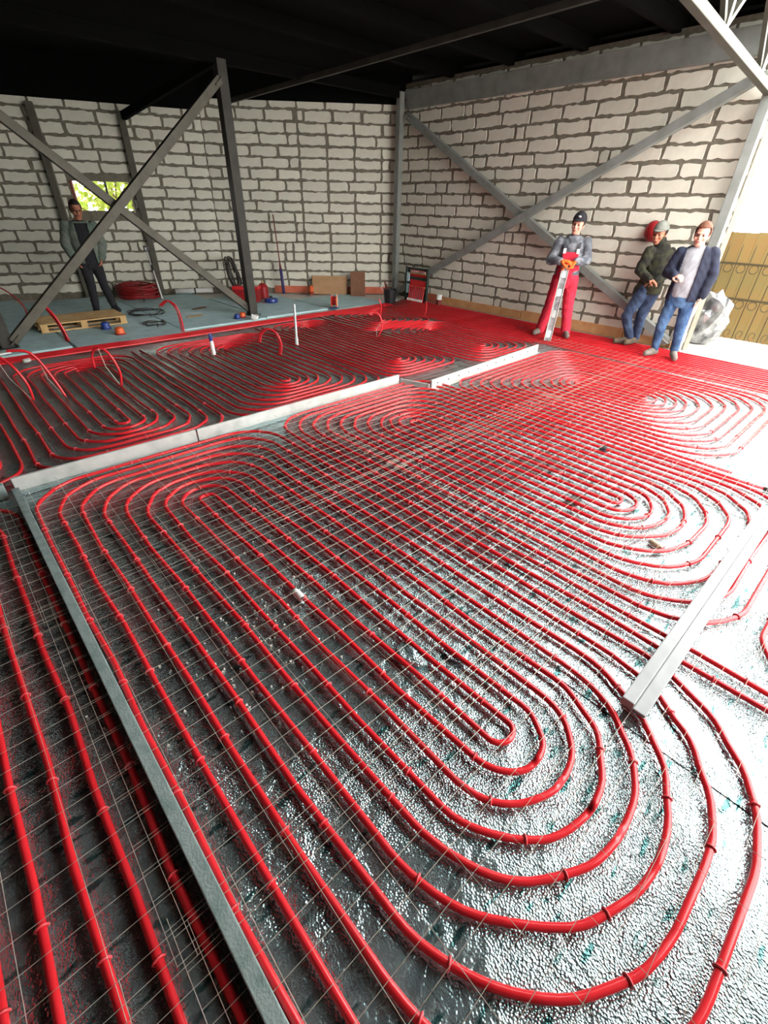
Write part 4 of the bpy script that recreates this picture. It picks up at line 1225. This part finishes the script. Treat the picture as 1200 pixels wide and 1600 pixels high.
# the long level: an aluminium box section with windows
lv = empty('long_level', loc); lv.rotation_euler = (0, 0, yaw_at(loc.x, loc.y)); tag(lv, 'long silver aluminium level held upright by the man in red overalls', 'level')
a = Vector((-0.06, -0.42, zf + 0.002)); b = Vector((-0.012, -0.27, 1.170)); ax = (b - a); Ln = ax.length; ax.normalize()
sx_ = Vector((1, 0, 0)); sx_ = (sx_ - ax * sx_.dot(ax)).normalized(); sy_ = ax.cross(sx_).normalized()
Mv = Matrix((sx_, sy_, ax)).transposed().to_4x4(); Mv.translation = a
mat('alu', hexc(206, 208, 210), 0.35, 0.75, noise=(14, hexc(150, 152, 156), 0.4, 0.65))
for x in (-0.056, 0.044):
    MB().box((x, -0.025, 0), (x + 0.012, 0.025, Ln), Mv).build('edge_rail', 'strip_white', lv, bevel=0.002)
MB().box((-0.0439, -0.008, 0), (0.0439, 0.008, Ln), Mv).build('web', 'alu', lv)
for z in (0.05, 0.36, 0.68, 0.95):
    MB().box((-0.036, -0.014, z), (0.036, 0.014, z + 0.11), Mv).build('insert', 'pvc_grey' if z != 0.36 else 'strip_white', lv, bevel=0.004)

# --- man in camouflage jacket leaning on the wall
loc = Vector((8.45, 3.01, 0.0))
J = dict(head=(-0.06, 0.03, 1.60), shl=(-0.125, -0.05, 1.40), shr=(0.165, 0.14, 1.385), ell=(-0.185, -0.10, 1.12), elr=(0.235, 0.05, 1.11), wrl=(-0.02, -0.20, 1.02), wrr=(0.09, -0.15, 1.00),
         hipl=(-0.045, 0.03, 0.86), hipr=(0.105, 0.12, 0.86), knl=(-0.175, -0.09, 0.46), knr=(0.030, -0.02, 0.45), anl=(-0.045, -0.10, 0.115), anr=(0.055, -0.01, 0.115), toel=(-0.235, -0.18, 0.075), toer=(-0.075, -0.20, 0.075))
root, V, H, R3 = person('man in dark camouflage jacket and jeans leaning against the block wall', loc, yaw_at(loc.x, loc.y), J, skin='skin_tan', head_yaw=-0.35, head_roll=0.0, head_tilt=0.12,
                        handspec={'l': ((0.8, -0.1, -0.25), (0, 0.2, -1), 0.6, -1), 'r': ((-0.8, -0.1, -0.2), (0, 0.2, -1), 0.6, 1)})
mb = MB(); loft(mb, torso_rings(V, 0.026, top=0.03, hem=-0.07, wide=0.95))
limb(mb, [V['hipl'] + Vector((-0.08, 0.0, 0.02)), V['hipl'] + Vector((-0.105, 0.0, -0.06))], [0.06, 0.05])
for s in ('l', 'r'): limb(mb, [V['sh' + s] + DN, V['el' + s], V['wr' + s]], [0.078, 0.074, 0.056])
fuse('jacket', mb, 'camo', root, 0.011, 3, wrinkle=0.005, seed=3)
mb = MB(); limb(mb, [Vector((0.0, 0.05, 1.44)), Vector((-0.02, 0.04, 1.52))], [0.090, 0.078]); fuse('collar', mb, 'camo', root, 0.010, 2)
mb = MB()
loft(mb, [(Vector((0.03, 0.07, 0.72)), 0.11, 0.10), (Vector((0.03, 0.07, 0.86)), 0.165, 0.125), (Vector((0.03, 0.07, 0.97)), 0.155, 0.12)])
for s in ('l', 'r'): limb(mb, [V['hip' + s] + Vector((0, 0, -0.01)), V['kn' + s], V['an' + s] + Vector((0, 0, 0.03))], [0.104, 0.082, 0.062])
fuse('jeans', mb, 'jeans_dark', root, 0.011, 3, wrinkle=0.004, seed=4)
shoe(root, V['anl'], V['toel'], 'boot_brown'); shoe(root, V['anr'], V['toer'], 'boot_brown')
hair(root, H, R3, 'hair_dark'); cap(root, H, R3, 'cap_grey', True, 'cap_grey')
hat = empty('red_helmet', Vector((8.80, 3.32, 1.62)), 0); tag(hat, 'round dark red helmet hanging on the block wall by the cap', 'helmet')
mb = MB(); ell(mb, (0, 0, 0), (0.10, 0.115, 0.135), None, 18, 12); o = fuse('shell', mb, 'dark_red', hat, 0.010, 1, lambda c: c.x > 0.03)
MB().tube([(-0.0, 0.118 * math.cos(t), 0.138 * math.sin(t)) for t in [k * math.pi / 9 for k in range(18)]], 0.010, 6, closed=True).build('rim', 'rust_red', hat, smooth=True)

# --- man in navy jacket and jeans
loc = Vector((7.99, 2.281, 0.0))
J = dict(head=(-0.080, -0.02, 1.63), shl=(-0.255, 0.0, 1.435), shr=(0.125, 0.0, 1.455), ell=(-0.335, 0.0, 1.17), elr=(0.205, 0.03, 1.18), wrl=(-0.235, -0.20, 1.145), wrr=(0.180, -0.05, 0.925),
         hipl=(-0.150, 0.01, 0.90), hipr=(0.030, 0.01, 0.90), knl=(-0.195, -0.03, 0.47), knr=(0.055, -0.02, 0.47), anl=(-0.180, 0.03, 0.115), anr=(0.085, 0.02, 0.115), toel=(-0.275, -0.10, 0.075), toer=(0.125, -0.16, 0.075))
root, V, H, R3 = person('man in an open navy jacket, pale shirt and blue jeans', loc, yaw_at(loc.x, loc.y), J, head_yaw=-0.15, head_roll=0.02, head_tilt=0.0,
                        handspec={'l': ((0.55, -0.6, 0.1), (0.3, 0.3, -0.8), 1.1, -1), 'r': ((-0.1, -0.15, -1), (-0.8, 0.2, 0), 0.55, 1)})
mb = MB(); loft(mb, torso_rings(V, 0.014, hem=-0.03, belly=0.008)); fuse('shirt', mb, 'shirt_grey', root, 0.011, 3, wrinkle=0.003, seed=5)
mb = MB(); loft(mb, [(Vector((-0.065, 0.005, 1.455)), 0.085, 0.075), (Vector((-0.065, -0.005, 1.51)), 0.072, 0.070)]); fuse('shirt_collar', mb, 'shirt_grey', root, 0.009, 1)
mb = MB(); loft(mb, torso_rings(V, 0.036, hem=-0.06, top=-0.01))
for s in ('l', 'r'): limb(mb, [V['sh' + s] + DN, V['el' + s], V['wr' + s]], [0.074, 0.068, 0.053])
xc = -0.075
fuse('jacket', mb, 'navy_cloth', root, 0.011, 3, lambda c: (c.y < -0.045 and (xc - 0.115 - (1.4 - c.z) * 0.02) < c.x < (xc + 0.085 + (1.4 - c.z) * 0.0) and c.z < 1.50) or c.z > 1.525, wrinkle=0.004, seed=6)
mb = MB()
loft(mb, [(Vector((-0.06, 0.01, 0.74)), 0.13, 0.11), (Vector((-0.06, 0.01, 0.88)), 0.168, 0.128), (Vector((-0.06, 0.01, 0.96)), 0.160, 0.125)])
for s in ('l', 'r'): limb(mb, [V['hip' + s] + Vector((0, 0, -0.01)), V['kn' + s], V['an' + s] + Vector((0, 0, 0.03))], [0.100, 0.074, 0.056])
fuse('jeans', mb, 'jeans', root, 0.011, 3, wrinkle=0.004, seed=7)
shoe(root, V['anl'], V['toel'], 'boot_grey'); shoe(root, V['anr'], V['toer'], 'boot_grey')
hair(root, H, R3, 'hair_brown')

# --- man standing in the dim left corner
loc = Vector((2.47, 10.75, 0.022))
J = dict(head=(0.04, -0.02, 1.675), shl=(-0.195, 0.0, 1.465), shr=(0.225, 0.0, 1.465), ell=(-0.285, 0.03, 1.16), elr=(0.295, 0.04, 1.16), wrl=(-0.215, -0.06, 0.93), wrr=(0.225, -0.06, 0.95),
         hipl=(-0.085, 0.01, 0.92), hipr=(0.100, 0.01, 0.92), knl=(-0.085, -0.02, 0.48), knr=(0.130, -0.01, 0.48), anl=(-0.115, 0.03, 0.115), anr=(0.195, 0.03, 0.115), toel=(-0.150, -0.12, 0.040), toer=(0.265, -0.12, 0.040))
root, V, H, R3 = person('man in a grey green jacket and dark trousers behind the left brace', loc, yaw_at(loc.x, loc.y), J, skin='skin_tan', head_yaw=0.15, head_tilt=0.08,
                        handspec={'l': ((0.3, -0.2, -1), (0.6, 0.2, 0), 0.5, -1), 'r': ((-0.3, -0.2, -1), (-0.6, 0.2, 0), 0.5, 1)})
mb = MB(); loft(mb, torso_rings(V, 0.010, hem=-0.02)); fuse('sweater', mb, 'black_cloth', root, 0.012, 3, seed=8)
mb = MB(); loft(mb, torso_rings(V, 0.040, hem=-0.06, top=-0.01))
for s in ('l', 'r'): limb(mb, [V['sh' + s] + DN, V['el' + s], V['wr' + s]], [0.080, 0.078, 0.060])
fuse('jacket', mb, 'green_cloth', root, 0.012, 3, lambda c: (c.y < -0.04 and -0.06 < c.x < 0.13 and c.z < 1.48) or c.z > 1.515, wrinkle=0.005, seed=9)
mb = MB()
loft(mb, [(Vector((0.008, 0.01, 0.76)), 0.13, 0.11), (Vector((0.008, 0.01, 0.90)), 0.172, 0.130), (Vector((0.008, 0.01, 0.98)), 0.160, 0.125)])
for s in ('l', 'r'): limb(mb, [V['hip' + s] + Vector((0, 0, -0.01)), V['kn' + s], V['an' + s]], [0.105, 0.080, 0.066])
fuse('trousers', mb, 'black_cloth', root, 0.012, 3, wrinkle=0.003, seed=10)
shoe(root, V['anl'], V['toel'], 'black_cloth'); shoe(root, V['anr'], V['toer'], 'black_cloth')
hair(root, H, R3, 'hair_dark')
bpy.data.scenes.remove(TMP)

# ------------------------------------------------------------------ small site litter on the mats
mat('cream_plastic', hexc(216, 200, 168), 0.5)
def coupling(label, x, y, rz, m):
    r = empty('pipe_coupling', u3(x, y, PR), rz); tag(r, label, 'coupling', 'pipe couplings')
    MB().tube([(-0.045, 0, 0), (-0.03, 0, 0), (0.03, 0, 0), (0.045, 0, 0)], [0.019, 0.023, 0.023, 0.019], 10).build('sleeve', m, r, smooth=True)
    for q in (-0.05, 0.042):
        MB().tube([(q, 0, 0), (q + 0.008, 0, 0)], 0.0225, 8).build('ring', 'chrome', r)
coupling('pale pipe coupling on the inner run of the front loop', 0.502, 0.900, 1.57, 'white_plastic')
coupling('cream pipe coupling beside the bright profile strip', 1.60, 0.27, 1.2, 'cream_plastic')
for i, (x, y, sz, m, lb) in enumerate(((0.61, 0.52, (0.06, 0.09, 0.02), 'foil', 'crinkled foil scrap left of the innermost bend'), (0.70, 0.44, (0.05, 0.07, 0.02), 'foil', 'crinkled foil scrap inside the innermost bend'),
        (2.22, 0.76, (0.05, 0.04, 0.03), 'black_cloth', 'small dark rag on the pipes of the third field'), (1.64, 1.25, (0.05, 0.04, 0.02), 'black_cloth', 'small dark scrap on the pipes of the second field'),
        (1.66, 0.62, (0.10, 0.05, 0.015), 'dark_steel', 'dark flat offcut inside the second pipe loop'))):
    crumple('floor_litter', lb, 'litter', u3(x, y, 0.0), sz, m, 30 + i, sub=2, rough=0.25)
mb = MB(); r_ = random.Random(9)
for k in range(150):
    a = r_.gauss(0.30, 0.16); b = r_.gauss(0.86, 0.16)
    s_ = r_.uniform(0.002, 0.006)
    p = Vector((a * U, b * U, -0.004))
    E_ = Euler((r_.uniform(0, 6), r_.uniform(0, 6), r_.uniform(0, 6))).to_matrix()
    mb.add([p + E_ @ Vector(q) * s_ for q in ((1, 1, 1), (1, -1, -1), (-1, 1, -1), (-1, -1, 1))], [(0, 1, 2), (0, 3, 1), (0, 2, 3), (1, 3, 2)])
tag(mb.build('cement_crumbs', 'concrete'), 'pale cement crumbs scattered on the foil of the front field', 'crumbs', kind='stuff')
